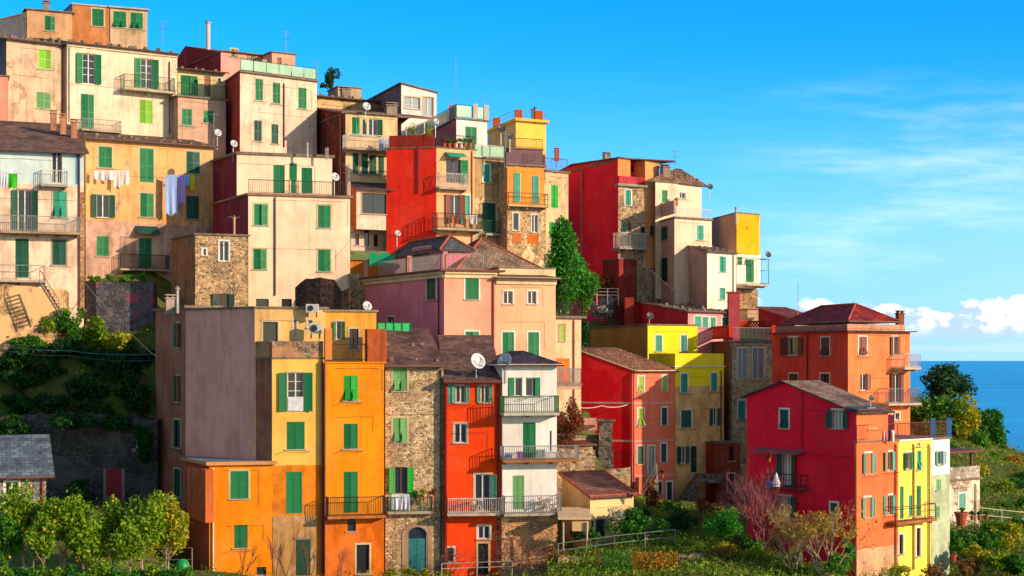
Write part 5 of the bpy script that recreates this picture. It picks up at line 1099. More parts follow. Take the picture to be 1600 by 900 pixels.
for i, (cx, cy, rx, ry, D, m_, lab) in enumerate((
    (1498, 848, 24, 26, 99, G_C, 'leafy bush at the foot of the pale stone cottage'), (1540, 850, 30, 24, 100, G_M, 'dark green bush in the lower right corner garden'), (1580, 845, 28, 28, 101, G_Y, 'yellow green fruit tree at the right edge of the garden'), (1560, 880, 34, 18, 96, G_L, 'low bright bush at the bottom right corner'), (1510, 888, 22, 14, 96, G_B, 'brown dry bush below the terracotta pots'),
    (1525, 760, 16, 20, 112, G_C, 'leafy bush hugging the right side of the pale cottage'), (1570, 760, 24, 14, 118, G_L, 'bright bush in the middle of the right terraces'), (1600, 790, 20, 14, 112, G_M, 'green bush at the right edge above the railing'), (1555, 825, 24, 12, 102, G_L, 'bright low bush just below the pale railing'), (1595, 820, 18, 12, 103, G_C, 'green low bush at the right end of the pale railing'),
    (1508, 725, 22, 12, 126, G_C, 'green bush behind the pergola roof'), (1555, 722, 24, 16, 130, G_C, 'green bush below the cliff edge trees'), (1480, 700, 18, 16, 124, G_M, 'green bush behind the blue roof posts'), (1600, 745, 20, 12, 122, G_C, 'green bush at the right edge under the cliff'), (1590, 885, 24, 18, 95, G_M, 'dark bush filling the bottom right corner'), (1525, 868, 20, 14, 97, G_Y, 'yellow fruit bush under the terracotta pots'),
    (1560, 742, 30, 14, 124, G_C, 'green bush on the upper right terrace'), (1590, 760, 24, 14, 120, G_M, 'bush on the middle right terrace at the edge'), (1552, 772, 26, 14, 118, G_Y, 'yellow green bush above the terrace wall'), (1590, 722, 24, 14, 128, G_O, 'brownish bush near the cliff at the right edge'), (1530, 738, 18, 14, 122, G_Y, 'light bush behind the pergola'), (1575, 795, 30, 10, 112, G_C, 'low green bush on top of the terrace wall'), (1540, 800, 18, 10, 110, G_L, 'small bright bush beside the cottage wall'))):
    tree('bush', lab, 'bush', cx, cy, rx, ry, D, None, m_, .1, 1500, 10, BG, trunk=False)
FG = 'bushes in the lower garden'
for i, (cx, cy, rx, ry, D, m_, sz, n, lab) in enumerate((
    (992, 822, 42, 30, 96.3, G_M, .09, 3200, 'large dark green bush right of the low cream outbuilding'), (958, 808, 22, 20, 95.8, G_W, .06, 1200, 'pale flowering shrub in front of the outbuilding'), (1122, 818, 40, 28, 93.8, G_S, .06, 7500, 'round clipped bright green bush on the lawn'), (1060, 812, 30, 18, 99.5, G_D, .08, 1500, 'dark bush left of the round clipped bush'), (1020, 775, 14, 24, 109, G_R, .08, 900, 'orange brown slender shrub by the steps'), (1085, 808, 20, 12, 101, G_B, .08, 900, 'brown shrub under the stone stairs'),
    (1150, 870, 40, 20, 93, G_B, .07, 1800, 'brown dry bramble below the lawn'), (1195, 885, 36, 18, 92, G_Y, .08, 1500, 'yellow green bramble left of the table'), (1095, 885, 34, 16, 94, G_C, .08, 1500, 'green bramble right of the orange hedge'), (1210, 850, 26, 14, 97, G_B, .08, 1000, 'brown bush at the foot of the crimson wall'), (1310, 880, 26, 20, 89, G_C, .08, 1400, 'green bush under the yellow leaved tree'), (1330, 858, 12, 22, 90, G_S, .08, 700, 'slim bright green bush against the coral corner'), (890, 655, 26, 40, 105, G_R, .08, 2600, 'reddish brown bush between the white house and the red side wall'),
    (1035, 824, 20, 14, 96.5, G_M, .08, 1000, 'green shrub between the large dark bush and the lawn'), (1175, 848, 26, 14, 95, G_C, .08, 1200, 'green bush under the purple bare shrub'), (1130, 858, 30, 12, 95, G_Y, .08, 1200, 'yellow green low bush below the round clipped bush'), (1115, 880, 28, 16, 92.5, G_B, .08, 1200, 'brown bramble at the bottom edge below the lawn'), (1180, 868, 24, 14, 92, G_L, .07, 1000, 'bright leafy bush in the brambles'),
    (960, 760, 20, 8, 116, G_C, .08, 600, 'green plants on top of the stone garden wall'), (915, 745, 14, 14, 117, G_M, .09, 700, 'dark shrub beside the stone outbuilding'), (1000, 800, 24, 14, 104, G_D, .09, 1000, 'dark shrub at the foot of the stairs'), (1105, 790, 22, 16, 108, G_R, .08, 900, 'reddish shrub in front of the arched stair'), (1050, 790, 16, 12, 108, G_C, .08, 600, 'small green shrub between the two stairs'), (865, 865, 20, 16, 94, G_B, .06, 900, 'brown creeper bush against the stone base'), (1400, 892, 24, 14, 90, G_Y, .06, 900, 'yellowish shrub at the foot of the coral wall'), (1460, 893, 24, 12, 93, G_B, .06, 900, 'dry brown shrub at the foot of the pale blue-green house'),
    (905, 834, 15, 11, 95.3, G_D, .07, 700, 'small round bush under the cream canopy'), (928, 834, 13, 10, 95.3, G_M, .07, 700, 'second small round bush under the cream canopy'), (1080, 858, 44, 8, 95, G_L, .08, 2000, 'bright low plants along the lawn edge'), (940, 885, 18, 14, 95, G_Y, .08, 800, 'yellowish plant left of the orange hedge'), (1240, 870, 20, 14, 93, G_M, .08, 700, 'green plant beside the garden table'))):
    tree('bush', lab, 'bush', cx, cy, rx, ry, D, None, m_, sz, n, 12, FG, trunk=False)
def hedge(label, x0, x1, y0, y1, D, m_):
    c = at((x0 + x1) / 2, y1, D); t_ = empty('hedge', c, label, 'hedge', 'clipped hedges by the railing'); rng = np.random.default_rng(int(x0)); k = D / FP; W, H = (x1 - x0) * k, (y1 - y0) * k; n = int(W * H * 520)
    P = np.stack([rng.uniform(-W / 2, W / 2, n), rng.uniform(-.45, .6, n), rng.uniform(-.6, H, n)], 1); P[: n // 2, 1] = -.45 + rng.normal(size=n // 2) * .07; P += np.array(c); leaves('foliage', P, .07, m_, t_, rng)
hedge('bright green part of the hedge hanging below the garden railing', 945, 985, 862, 905, 90.8, G_S); hedge('orange brown part of the hedge hanging below the garden railing', 986, 1058, 862, 905, 90.8, G_O)
bare('bare_shrub', 'purple bare branched shrub in front of the crimson wall', 'shrub', 1188, 852, 94.8, 4.6, .6, TWIGP, 8, 5, 3, r=.045)
bare('bare_shrub', 'smaller purple bare shrub left of the larger one', 'shrub', 1152, 830, 96.8, 3.6, .5, TWIGP, 6, 5, 4, r=.04)
bare('bare_shrub', 'grey bare twiggy shrub at the foot of the crimson wall', 'shrub', 1205, 848, 97, 2.6, .6, TWIG, 6, 4, 5)
bare('tree', 'small tree with sparse yellow leaves in front of the crimson house', 'tree', 1292, 898, 89, 4.0, .8, BARKL, 6, 5, 8, r=.06, leafmat=leafm('8a8a14', 'e8b81c'), nleaf=1500, lsize=.075)
bare('tree', 'second small yellow leaved tree left of the first, over the garden table', 'tree', 1240, 890, 90.5, 3.0, .8, BARKL, 5, 5, 9, r=.05, leafmat=leafm('8a8a14', 'd8a020'), nleaf=700, lsize=.07)
for i, (px, py, D, h_, lab) in enumerate(((378, 905, 90.5, 2.6, 'leafless pruned young tree furthest left against the orange wall'), (432, 905, 90.5, 2.9, 'leafless young tree in front of the ground storey panel'), (448, 905, 90, 3.0, 'tallest leafless young tree in front of the orange wall'), (480, 905, 90.5, 2.4, 'leafless young tree before the open green door'), (528, 905, 91, 2.2, 'leafless young tree furthest right at the orange house'))):
    bare('bare_tree', lab, 'tree', px, py, D, h_, .4, TWIG, 2, 3, 20 + i, 'leafless young trees in front of the orange walls', r=.035)
for i, (px, py, D, h_, lab) in enumerate(((705, 905, 93.5, 2.3, 'dry climbing twigs at the left foot of the red-orange house'), (790, 905, 93, 3.0, 'dry creeper twigs at the left of the stone base'), (825, 905, 93, 3.6, 'dry creeper twigs in the middle of the stone base'), (855, 905, 93.5, 3.0, 'dry creeper twigs at the right of the stone base'), (890, 905, 95, 2.4, 'dry twigs below the garden path'))):
    bare('dry_creeper', lab, 'creeper', px, py, D, h_, .7, TWIG, 6, 4, 40 + i, 'dry creepers on the stone base', r=.02, leafmat=G_B, nleaf=160, lsize=.05)
for i, px in enumerate((612, 640, 668, 690)): tree('weeds', 'clump of bright weeds in front of the stone house, number %d from the arched door side' % (i + 1) if False else ('clump of bright green weeds at the foot of the stone house'), 'weeds', px, 896, 14, 12, 93.5, 910, G_Y, .07, 500, 6, 'weeds in front of the stone house', trunk=False, seed=i)
# grass and rough ground cover on the hillside
def cover():
    rng = np.random.default_rng(5); pts = []
    me = None
    for x0, x1, D0, D1, n in ((-30, -19, 90, 113, 9000), (2, 22, 88, 112, 42000), (24, 46, 92, 140, 40000), (-30, 4, 76, 92, 5000), (3, 9, 124, 142, 3000)):
        x = rng.uniform(x0, x1, n); y = rng.uniform(D0, D1, n)
        pts += [(a, b, gz(a, b) + abs(rng.normal()) * .2) for a, b in zip(x, y)]
    o = empty('tmp', (0, 0, 0), 'x', 'x'); P = np.array(pts)
    l = leaves('grass', P, .11, leafm('486c18', '96b82c', 'a88048'), o, rng, .3); l.parent = None; bpy.data.objects.remove(o)
    tag(l, 'grass and low weeds covering the garden terraces and slopes', 'grass', kind='stuff')
cover()
# climbing plants with autumn leaves on the stone base below the white house
# ------------------------------------------------------------ small things
IRON = flat('3a3c40', .5); GALV = flat('a8acac', .4, metal=.3)
def dish(px, py, D, r, label, colr='c8ccd0', az=-.5, mast=1.0):
    """parabolic dish on a mast, az turns it to the right"""
    c = at(px, py, D); t_ = empty('satellite_dish', c - Vector((0, 0, mast)), label, 'satellite dish', 'satellite dishes on the roofs'); n = Vector((math.sin(-az), -math.cos(az), .35)).normalized(); R0 = r * D / FP
    mb = MB(); prof = [(.02, 0), (R0 * .4, R0 * .05), (R0 * .75, R0 * .17), (R0, R0 * .32), (R0 * .98, R0 * .34), (R0 * .72, R0 * .2), (R0 * .4, R0 * .08), (.02, .03)]
    mb.lathe(c, prof, 20, 0, n, close=False); mb.build('reflector', flat(colr, .4), t_, smooth=True)
    mb = MB(); f = c + n * R0 * 1.1; mb.tube([c - Vector((0, 0, R0 * .95)) + n * R0 * .2, f], .02, 5); mb.lathe(f - n * .08, [(.05, 0), (.06, .08), (.03, .12)], 8, 0, n); mb.build('feed_arm', GALV, t_)
    mb = MB(); mb.tube([c - n * .08 - Vector((0, 0, mast + .3)), c - n * .08], .035, 6); mb.build('mast', GALV, t_)
for a in ((340, 208, 128, 6, 'light grey dish at the right end of the yellow house roof'), (365, 225, 122, 6, 'light grey dish on the roof corner of the plain cream house'), (572, 167, 131, 7, 'white dish on the eave of the maroon gabled house'), (523, 277, 118.5, 7, 'white dish on the terrace of the plain cream house'), (621, 365, 121, 5, 'grey dish on the pole beside the villa roof room'),
          (745, 565, 96.5, 13, 'big white dish left on the slate roof of the white balcony house'), (790, 565, 96.2, 13, 'big grey dish right on the slate roof of the white balcony house'), (681, 190, 128, 5, 'small white dish among the plants of the red house roof'), (573, 479, 101, 8, 'pale pink dish behind the orange house roof')):
    dish(*a, az=-.6 if a[0] not in (790,) else .6)
for a in ((783, 201, 132, 7, 'dark mesh dish above the narrow tan house'), (797, 213, 132, 5, 'small dark dish right of the larger mesh dish'), (1109, 292, 146, 5, 'dark dish on a tall mast beside the cream terrace'), (1200, 398, 147, 5, 'dark dish over the glazed balcony'), (1015, 494, 132.5, 6, 'black dish on the yellow house roof'), (1361, 622, 93.5, 5, 'dark dish on the crimson house roof')):
    dish(*a, colr='3a3c42', az=-.3)
def antenna(px, y0, y1, D, label, arms=3):
    p = at(px, y1, D); q = at(px, y0, D); t_ = empty('tv_antenna', p, label, 'antenna', 'antennas on the roofs'); mb = MB(); mb.tube([p - Vector((0, 0, .4)), q], .028, 5); mb.build('mast', GALV, t_)
    for k in range(arms):
        z = q.z - .15 - k * .55; mb = MB(); d = Vector((.95, -.3, .05)) if k % 2 else Vector((.8, .5, 0)); mb.tube([Vector((q.x, q.y, z)) - d * .45, Vector((q.x, q.y, z)) + d * .45], .016, 4)
        for i in range(7):
            c = Vector((q.x, q.y, z)) + d * (-.42 + .14 * i); s = Vector((-d.y, d.x, 0)) * (.22 - .018 * i); mb.tube([c - s, c + s], .009, 3)
        mb.build('element_array', GALV, t_)
for a in ((447, 48, 95, 141, 'tall antenna above the crimson gabled house', 3), (254, 32, 64, 133, 'antenna above the long cream house', 2), (334, 176, 218, 128, 'antenna beside the small tan house', 2), (545, 255, 288, 120, 'antenna at the terrace end of the plain cream house', 2), (1055, 234, 270, 150, 'antenna above the cream cluster', 3), (712, 86, 165, 139, 'very tall thin mast on the white skyline house', 0), (756, 145, 172, 141, 'short mast right of the very tall one', 0),
          (790, 206, 262, 131, 'grey mast at the corner of the orange over stone house', 1), (869, 235, 255, 133, 'antenna left of the crimson block', 2), (495, 95, 118, 138, 'thin antenna over the red parapet', 1), (366, 336, 362, 112.6, 'small antenna on the low stone house', 1), (1247, 440, 486, 140, 'faint antenna over the low dark red shed', 0)): antenna(*a)
# washing hung out to dry
def cloth(name, label, px0, px1, y0, y1, D, colr, group, k=3, cat='laundry'):
    a = at(px0, y0, D); b = at(px1, y0, D); H = (y1 - y0) * D / FP; mb = MB(); nx, nz = 12, 8; rr = random.Random(int(px0)); ph = rr.uniform(0, 6)
    for side in (0, .012):
        o = len(mb.v)
        for j in range(nz + 1):
            for i in range(nx + 1):
                u = i / nx; v = j / nz; mb.v.append((a.x + (b.x - a.x) * (u + .04 * math.sin(v * 4 + ph) * (v)), a.y + side + .06 * v * math.sin(u * 6.28 * k + ph) - .02, a.z - H * v * (1 + .05 * math.sin(u * 9 + ph))))
        for j in range(nz):
            for i in range(nx): q = o + j * (nx + 1) + i; mb.f.append((q, q + 1, q + nx + 2, q + nx + 1)); mb.m.append(0)
    o = mb.build(name, flat(colr, .9, k=.85, var=.1), loc=a, smooth=True); tag(o, label, cat, group)
LY = 'washing hung on the yellow house'; LW = 'washing on the pale blue house'; LR_ = 'washing on the red house balcony'
def line(label, pts, r=.012, c='888480', sag=0.0, cat='clothesline', name='clothesline', group=None):
    P = [at(*p) for p in pts]; out = []
    for a, b in zip(P, P[1:]):
        for i in range(12): u = i / 12; q = a.lerp(b, u); q.z -= sag * 4 * u * (1 - u); out.append(q)
    out.append(P[-1]); mb = MB(); mb.tube(out, r, 4); o = mb.build(name, flat(c, .6), loc=P[0]); tag(o, label, cat, group)
line('clothesline with white washing under the first window of the yellow house', [(138, 265, 121), (206, 266, 122.7)]); line('clothesline with blue washing at the right of the yellow house', [(252, 270, 123.7), (324, 275, 125.6)])
for i, (x0, x1, y1, w_) in enumerate(((147, 156, 280, 'first small white garment'), (158, 166, 282, 'second small white garment'), (167, 177, 281, 'third small white garment'), (178, 188, 292, 'long white towel in the middle'), (190, 202, 288, 'white shirt at the right end'))): cloth('garment', w_ + ' on the left line of the yellow house', x0, x1, 266, y1, 121.2 + i * .28, 'f4ecec', LY, 1)
for x0, x1, y1, c_, w_ in ((258, 277, 336, 'a8c4ff', 'very long light blue sheet on the right line'), (278, 289, 318, 'b8a0f0', 'lilac cloth beside the long blue sheet'), (289, 296, 290, '90c8f8', 'small light blue garment on the right line'), (297, 304, 297, 'd8d020', 'small yellow garment on the right line')): cloth('garment', w_ + ' of the yellow house', x0, x1, 273, y1, 123.8 + (x0 - 258) * .026, c_, LY, 2)
line('clothesline at the left edge on the pale blue house', [(-30, 270, 108.8), (40, 272, 109.5)])
cloth('garment', 'white washing at the left edge of the pale blue house', -2, 11, 268, 292, 108.9, 'e8e8f0', LW); cloth('garment', 'bright green garment on the pale blue house', 13, 27, 271, 294, 109.1, '3cc020', LW, 1)
for x0, x1, c_, w_ in ((706, 711, 'e8883c', 'orange'), (712, 716, 'c84040', 'red'), (718, 723, '40a080', 'green'), (733, 741, 'f4f0ec', 'large white'), (742, 746, 'e8e0f0', 'small white')): cloth('garment', w_ + ' cloth drying on the balcony of the tall red house', x0, x1, 336, 350, 127.3 + (x0 - 700) * .03, c_, LR_, 1)
cloth('towel', 'white and blue striped towel over the balcony of the stone house', 612, 626, 772, 797, 95.72, 'e0e4f0', None, 2); cloth('towel', 'second pale towel beside the striped towel', 627, 640, 772, 797, 95.78, 'c8ccd8', None, 2)
cloth('garment', 'grey bundle of washing on the balcony of the maroon gabled house', 592, 600, 216, 234, 130.6, 'b8c4d8', 'washing on the maroon house'); cloth('garment', 'pale blue sheet at the end of the maroon house balcony', 602, 615, 215, 236, 131.0, 'c8d4e8', 'washing on the maroon house')
for x0, x1, c_ in ((1380, 1385, 'd8a0b0'), (1387, 1391, '5a2848'), (1393, 1398, 'e8e0d8')): cloth('garment', {'d': 'pink', '5': 'dark purple', 'e': 'white'}[c_[0]] + ' garment drying on the crimson house terrace', x0, x1, 672, 690, 93.8, c_, 'washing on the crimson house terrace', 1)
# air conditioners
def ac(px0, px1, y0, y1, D, label):
    a = at(px0, y1, D); b = at(px1, y0, D); W = b.x - a.x; H = b.z - a.z; t_ = empty('air_conditioner', a, label, 'air conditioner', 'air conditioners on the yellow column'); mb = MB(); mb.box(a, (W, 0, 0), (0, .35, 0), (0, 0, H)); mb.build('casing', flat('d4d0c8', .5), t_)
    mb = MB(); c = a + Vector((W * .38, -.01, H * .5))
    for r in (.9, .65, .4): mb.lathe(c, [(H * .4 * r, 0), (H * .4 * r, .02), (H * .4 * (r - .12), .02), (H * .4 * (r - .12), 0)], 16, 0, (0, -1, 0))
    mb.build('fan_grille', flat('5a6068', .5), t_)
    mb = MB(); [mb.box(a + Vector((x, -.02, -.3)), (.05, 0, 0), (0, .3, 0), (0, 0, .295)) for x in (.08, W - .13)]; mb.build('bracket', IRON, t_)
ac(478, 497, 475, 488, 95.3, 'white air conditioner on the roof edge above the yellow column'); ac(483, 502, 505, 521, 95.0, 'white air conditioner on the wall of the yellow column terrace'); ac(1000, 1010, 644, 652, 50, 'x') if False else None
# pots and plants
def pot(px, y0, y1, D, label, colr='b8583a', m_=None, group='potted plants on terraces', hgt=10):
    a = at(px, y1, D); H = (y1 - y0) * D / FP; t_ = empty('potted_plant', a, label, 'potted plant', group); mb = MB(); mb.lathe(a, [(H * .3, 0), (H * .45, H * .85), (H * .52, H * .85), (H * .52, H), (H * .42, H), (H * .38, H * .8)], 12); mb.build('pot', flat(colr, .8), t_, smooth=False)
    rng = np.random.default_rng(int(px)); k = D / FP; P = crown_pts(a + Vector((0, 0, H + hgt * k * .5)), (hgt * k * .6, hgt * k * .6, hgt * k * .6), 6, 260, rng); leaves('foliage', P, .05, m_ or G_C, t_, rng)
for i, (px, m_) in enumerate(((694, G_R), (702, G_M), (710, G_R), (718, G_C), (726, G_M), (734, G_R))): pot(px, 224, 231, 127.7 + i * .15, 'potted plant on the front roof edge of the tall red house, %s from the left' % ('first', 'second', 'third', 'fourth', 'fifth', 'sixth')[i], m_=m_, hgt=9)
for px, lab in ((642, 'leftmost tall plant behind the maroon parapet'), (652, 'middle tall plant behind the maroon parapet'), (666, 'right tall plant behind the maroon parapet')): pot(px, 212, 222, 129, lab + ' of the tall red house', m_=G_Y, hgt=18)
for i, px in enumerate((1519, 1530, 1541)): pot(px, 806, 813, 102, '%s terracotta pot in the row below the pale cottage' % ('left', 'middle', 'right')[i], m_=G_C, hgt=9, group='pots below the pale cottage')
pot(1502, 800, 822, 101.5, 'tall orange pot at the end of the terrace below the cottage', m_=G_C, hgt=8); pot(1490, 866, 878, 97, 'round terracotta jar in the bottom right garden', m_=G_C, hgt=6)
pot(1087, 330 + 0, 335, 145.9, 'potted plant on the cream terrace', hgt=8) if False else None
pot(928, 858, 866, 94.3, 'red flower pot at the garden railing', m_=G_M, hgt=6); pot(468, 452 + 0, 460, 94.5, 'x') if False else None
pot(1035, 741, 747, 124, 'hanging basket beside the coral house door', m_=G_R, hgt=7); pot(1057, 316, 322, 145, 'yellow green plant on the cream terrace', m_=G_Y, hgt=9)
for px in (1202,): pot(px, 716, 722, 93.5, 'hanging plant basket beside the balcony door of the crimson house', m_=G_R, hgt=10)
for i, px in enumerate((663, 676, 652)): pot(px, 776, 782, 95.95, '%s flower pot on the stone house balcony' % ('second', 'right', 'left')[i], m_=(G_Y, G_R, G_M)[i], hgt=14)
# folding chairs and tables on the balconies
WD = flat('b07848', .6)
def chair(px, y, D, rz, label, group='chairs on the balconies', m_=WD):
    p = at(px, y, D); t_ = empty('folding_chair', p, label, 'chair', group); c, s = math.cos(rz), math.sin(rz); T = lambda x, y_, z: (p.x + c * x - s * y_, p.y + s * x + c * y_, p.z + z)
    mb = MB()
    for i in range(5): x = -.18 + i * .08; mb.box(T(x, -.18, .44), Vector(T(.065, 0, 0)) - Vector(T(0, 0, 0)), Vector(T(0, .36, 0)) - Vector(T(0, 0, 0)), (0, 0, .02))
    mb.build('seat', m_, t_); mb = MB()
    for i in range(4): mb.tube([T(-.2, .2, .52 + i * .1), T(.2, .2, .52 + i * .1)], .022, 4)
    mb.build('backrest', m_, t_)
    for sx in (-1, 1):
        mb = MB(); mb.tube([T(.2 * sx, -.2, 0), T(.2 * sx, .2, .9)], .02, 4); mb.build('leg', m_, t_); mb = MB(); mb.tube([T(.18 * sx, .22, 0), T(.18 * sx, -.18, .45)], .02, 4); mb.build('leg', m_, t_)
def table(px, y, D, label, m_=WD, h_=.72, r=.32):
    p = at(px, y, D); t_ = empty('garden_table', p, label, 'table'); mb = MB(); mb.lathe(p + Vector((0, 0, h_)), [(r, 0), (r, .03)], 14); mb.build('tabletop', m_, t_)
    for k in range(3): a = k * 2.1; mb = MB(); mb.tube([p + Vector((math.cos(a) * r * .8, math.sin(a) * r * .8, 0)), p + Vector((-math.cos(a) * .1, -math.sin(a) * .1, h_))], .02, 4); mb.build('leg', m_, t_)
chair(728, 800, 95.8, .5, 'wooden folding chair on the left of the red-orange house balcony'); chair(771, 800, 95.9, -1.2, 'wooden folding chair on the right of the red-orange house balcony'); chair(848, 800, 96.2, 1.2, 'left wooden folding chair on the lowest balcony of the white house'); chair(866, 800, 96.3, -1.3, 'right wooden folding chair on the lowest balcony of the white house')
table(748, 800, 95.85, 'small white table on the red-orange house balcony', WH); table(857, 800, 96.25, 'small wooden table on the lowest balcony of the white house')
chair(1250, 893, 91.5, .3, 'white garden chair below the crimson wall', None, WH); table(1232, 893, 92, 'dark garden table below the crimson wall', flat('5a4a40', .7), r=.6)
def crate(name, label, px0, px1, y0, y1, D, colr, cat):
    a = at(px0, y1, D); b = at(px1, y0, D); W, H = b.x - a.x, b.z - a.z; mb = MB(); t = .03
    mb.box(a, (W, 0, 0), (0, .4, 0), (0, 0, H * .85)); mb.box(a + Vector((-.02, -.02, H * .851)), (W + .04, 0, 0), (0, .44, 0), (0, 0, H * .15)); o = mb.build(name, flat(colr, .5), loc=a); tag(o, label, cat)
crate('storage_box', 'purple box on the middle balcony of the white house', 808, 816, 706, 718, 95.7, 'a040b0', 'box'); crate('storage_box', 'blue box at the left of the white house middle balcony', 789, 797, 710, 718, 95.7, '3a70b0', 'box'); crate('storage_box', 'grey lidded box on the white house middle balcony', 838, 852, 703, 717, 95.9, '98a4a8', 'box'); crate('storage_box', 'blue box on the crimson house balcony', 1199, 1206, 752, 760, 94.5, '2a50b0', 'box')
mb = MB(); p = at(1213, 760, 94.1)
mb.lathe(p, [(.22, 0), (.2, .1), (.05, .12), (.24, .15), (.03, .8)], 12); tag(mb.build('cone_ornament', flat('e4e8f0', .7), loc=p), 'white cone shaped tree ornament on the crimson house balcony', 'ornament')
# screens, canvas, statue, cables
t_ = empty('green_screen', at(590, 535, 104), 'translucent green panel screen behind the orange house roof', 'screen'); mb = MB(); a = at(590, 535, 104); b = at(641, 505, 104)
for i in range(4): mb.box((a.x + (b.x - a.x) * i / 4 + .04, a.y, a.z), ((b.x - a.x) / 4 - .08, 0, 0), (0, .03, 0), (0, 0, b.z - a.z))
mb.build('panel', flat('40d880', .4, k=.9), t_); mb = MB()
for i in range(5): x = a.x + (b.x - a.x) * i / 4; mb.tube([(x, a.y, a.z - 1.2), (x, a.y, b.z + .1)], .035, 5)
mb.tube([(a.x - .5, a.y, b.z + .06), (b.x, a.y, b.z + .06)], .03, 5); mb.build('frame', flat('2a6a48', .5), t_)
mb = MB(); a = at(577, 415, 118.5); W = 40 * 118.5 / FP
for i in range(10):
    z0, z1 = (.9 + .12 * math.sin(i * 1.3)), (.9 + .12 * math.sin((i + 1) * 1.3)); x0, x1 = a.x + W * i / 10, a.x + W * (i + 1) / 10
    mb.quad([(x0, a.y, a.z), (x1, a.y, a.z), (x1, a.y, a.z + z1), (x0, a.y, a.z + z0)]); mb.quad([(x0, a.y, a.z + z0), (x1, a.y, a.z + z1), (x1, a.y + .5, a.z + z1 - .2), (x0, a.y + .5, a.z + z0 - .2)])
tag(mb.build('canvas_cover', flat('18b078', .7), loc=a), 'turquoise canvas cover on the villa roof terrace', 'canvas')
p = at(216, 700, 103.2); t_ = empty('statue', p, 'small white statue in the dark niche above the red door wall', 'statue'); mb = MB(); mb.lathe(p, [(.14, 0), (.13, .1), (.1, .45), (.14, .62), (.11, .72), (.05, .78), (.075, .84), (.08, .9), (.05, .97), (.01, 1.0)], 12); mb.build('figure', flat('d8dce4', .6), t_, smooth=True); mb = MB(); mb.cbox(p + Vector((0, 0, -.5)), .7, .6, .495); mb.build('plinth', STND, t_)
CB = 'cables strung over the slope'
line('upper dark cable across the shaded slope', [(-20, 536, 106), (110, 548, 103), (243, 553, 102)], .025, '4a6a78', .15, 'cable', 'cable', CB); line('lower dark cable across the shaded slope', [(-20, 543, 106), (110, 556, 103), (243, 563, 102)], .018, '4a5a60', .15, 'cable', 'cable', CB)
line('pale cable running down from the garden wall to the brown house', [(130, 438, 114), (190, 500, 108), (243, 556, 102)], .03, 'b0a8a0', .2, 'cable', 'cable'); line('pale cable from the crimson block down to the red low house', [(966, 378, 145.5), (1020, 425, 138), (1082, 470, 133)], .035, 'a89890', .2, 'cable', 'cable'); line('thick white sagging cable across the red side wall', [(884, 631, 122), (940, 634, 124), (990, 628, 125.3)], .035, 'e8d8d0', .25, 'cable', 'cable')
line('thin cable across the villa roof terrace', [(545, 363, 120), (700, 370, 112)], .02, '5a4a48', .1, 'cable', 'cable')
def fence(label, pts, h_, mat, group=None, mids=(.5,), step=1.6, name='railing_fence', cat='railing', rr=.03):
    P = [at(*p) for p in pts]; t_ = empty(name, P[0], label, cat, group)
    for a, b in zip(P, P[1:]):
        n = max(1, int((b - a).length / step))
        for i in range(n + 1): q = a.lerp(b, i / n); mb = MB(); mb.tube([q - Vector((0, 0, .5)), q + Vector((0, 0, h_))], .035, 6); mb.build('post', mat, t_)
        mb = MB()
        for m_ in (1.0,) + tuple(mids): mb.tube([a + Vector((0, 0, h_ * m_)), b + Vector((0, 0, h_ * m_))], rr, 5)
        mb.build('rail', mat, t_)
fence('grey green metal railing along the path below the lawn', [(872, 872, 93.6), (960, 860, 93.9), (1055, 850, 94.6)], .85, flat('788878', .5)); fence('white wooden fence below the tall conifer', [(916, 468, 145.5), (966, 468, 144.8)], 1.0, WH, mids=(.7, .4), step=.8)
fence('wire fence with weathered posts in front of the citrus trees', [(10, 893, 79), (300, 893, 81)], 1.2, flat('8a8070', .8), mids=(.5,), step=1.25, rr=.008); fence('pale railing along the right terrace', [(1530, 815, 104), (1600, 822, 105)], .9, flat('d0c8b8', .5)); fence('dark railing of the steps to the coral house', [(1001, 788, 122.8), (1026, 745, 122.8)], 1.0, GALV)
fence('wooden rail on the bottom edge under the red-orange house', [(690, 897, 92.5), (800, 893, 92.5)], .6, flat('c0b0a0', .6))
wall_thing('terrace_wall', 'dry stone terrace wall on the right hillside', 'wall', [(1533, 112), (1625, 114)], [797, 799], 840, .8, stone('c0a070', '7a6444', '9a8460', 3.4), .12, 'terrace walls', 3)
wall_thing('terrace_wall', 'lower sunlit stone garden wall below the lawn at bottom centre', 'wall', [(1060, 92.2), (1100, 92.4), (1140, 93)], [868, 866, 872], 900, .6, STN, .08, 'terrace walls')
wall_thing('terrace_wall', 'short stone wall holding the path beside the white house base', 'wall', [(872, 92.8), (942, 92.9)], [872, 874], 905, 1.0, STO, .06, 'terrace walls')
wall_thing('terrace_wall', 'stone wall with pillars between the white house and the small stone outbuilding', 'wall', [(868, 108), (930, 109)], [700, 704], 765, .6, STN, .06, 'terrace walls')
wall_thing('terrace_wall', 'orange sunlit stone wall under the pale blue house at the left edge', 'wall', [(-40, 108.2), (96, 110.3)], [441, 452], 500, 1.5, stone('e8b078', 'a87c50', 'ecc494', 2.6, render='e8b880', amt=.5), .05, 'terrace walls', 3)
rw = wall_thing('retaining_wall', 'high old stone retaining wall in shade with a dark red door', 'wall', [(-60, 104.5), (60, 104), (150, 103.6), (246, 103.8)], [655, 648, 650, 655], 800, 3.5, stone('706c6a', '403c3a', '605c58', 4.4, render='5c5654', amt=.45), .15)
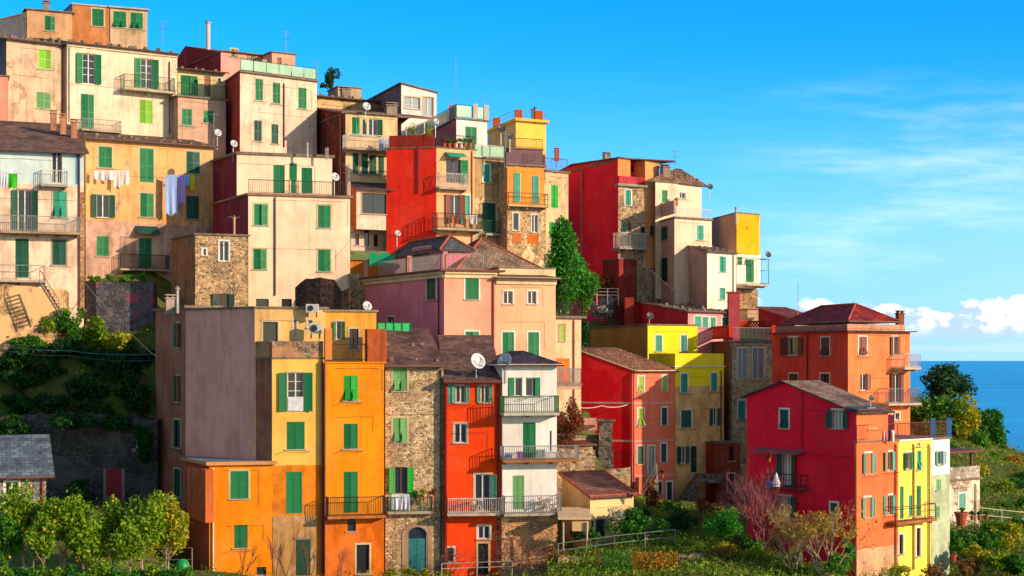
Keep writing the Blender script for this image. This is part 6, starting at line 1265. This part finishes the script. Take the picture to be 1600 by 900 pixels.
mb = MB(); a = at(166, 786, 103.35); b = at(190, 732, 103.35); mb.box(a, (b.x - a.x, 0, 0), (0, .15, 0), (0, 0, b.z - a.z)); mb.build('door', flat('a02030', .7), rw); mb = MB(); mb.box(a + Vector((-.2, .0, 0)), (.19, 0, 0), (0, .1, 0), (0, 0, b.z - a.z)); mb.box((b.x + .01, a.y, a.z), (.19, 0, 0), (0, .1, 0), (0, 0, b.z - a.z)); mb.build('door_frame', plaster('908884', .4), rw)
def outside_stair():
    t_ = empty('outside_stair', at(60, 490, 107), 'metal stair leading down from the lowest balcony of the pale blue house', 'stairs'); A, B_ = at(62, 442, 107.4), at(92, 490, 107.4); mb = MB()
    for o_ in (0, .8): mb.tube([A + Vector((0, o_, 0)), B_ + Vector((0, o_, 0))], .06, 5)
    mb.build('stringer', flat('6a5a50', .6), t_); mb = MB()
    for i in range(9): q = A.lerp(B_, i / 9); mb.box(q + Vector((0, 0, -.02)), (.24, 0, 0), (0, .8, 0), (0, 0, .04))
    mb.build('treads', flat('8a7a68', .7), t_); mb = MB(); mb.tube([A + Vector((0, 0, .9)), B_ + Vector((0, 0, .9))], .025, 5)
    for i in range(5): q = A.lerp(B_, i / 4); mb.tube([q, q + Vector((0, 0, .9))], .02, 4)
    mb.build('handrail', IRON, t_)
outside_stair()
# slate cottage bottom left
h = house('stone_house', 'small stone cottage with a grey slate roof at the left edge behind the citrus trees', 40, 800, 92)
b = Block(h, ((-60, 90), (72, 91.5), 4.5), 743, 815, FR_('shedv', r=1.75, o=.5, os=.45, m=tiles('8494a0', '5c6c78', .5, .4), th=.08, em=flat('8a3030', .7)), stone('b8aca0', '6c6660', 'c4bcb0', 3.4), None, R='W q 8 753 29 774 w', pipes='R 66 738 790 a03028', ctrl=False)
mb = MB(); p = at(285, 884, 88); tag(mb, None) if False else None
mb.lathe(p, [(.38, -.4), (.4, 0), (.32, .24), (.16, .36), (.02, .4)], 16); tag(mb.build('green_barrel', flat('1c9848', .4), loc=p, smooth=True), 'domed green water tank beside the orange wall', 'tank')
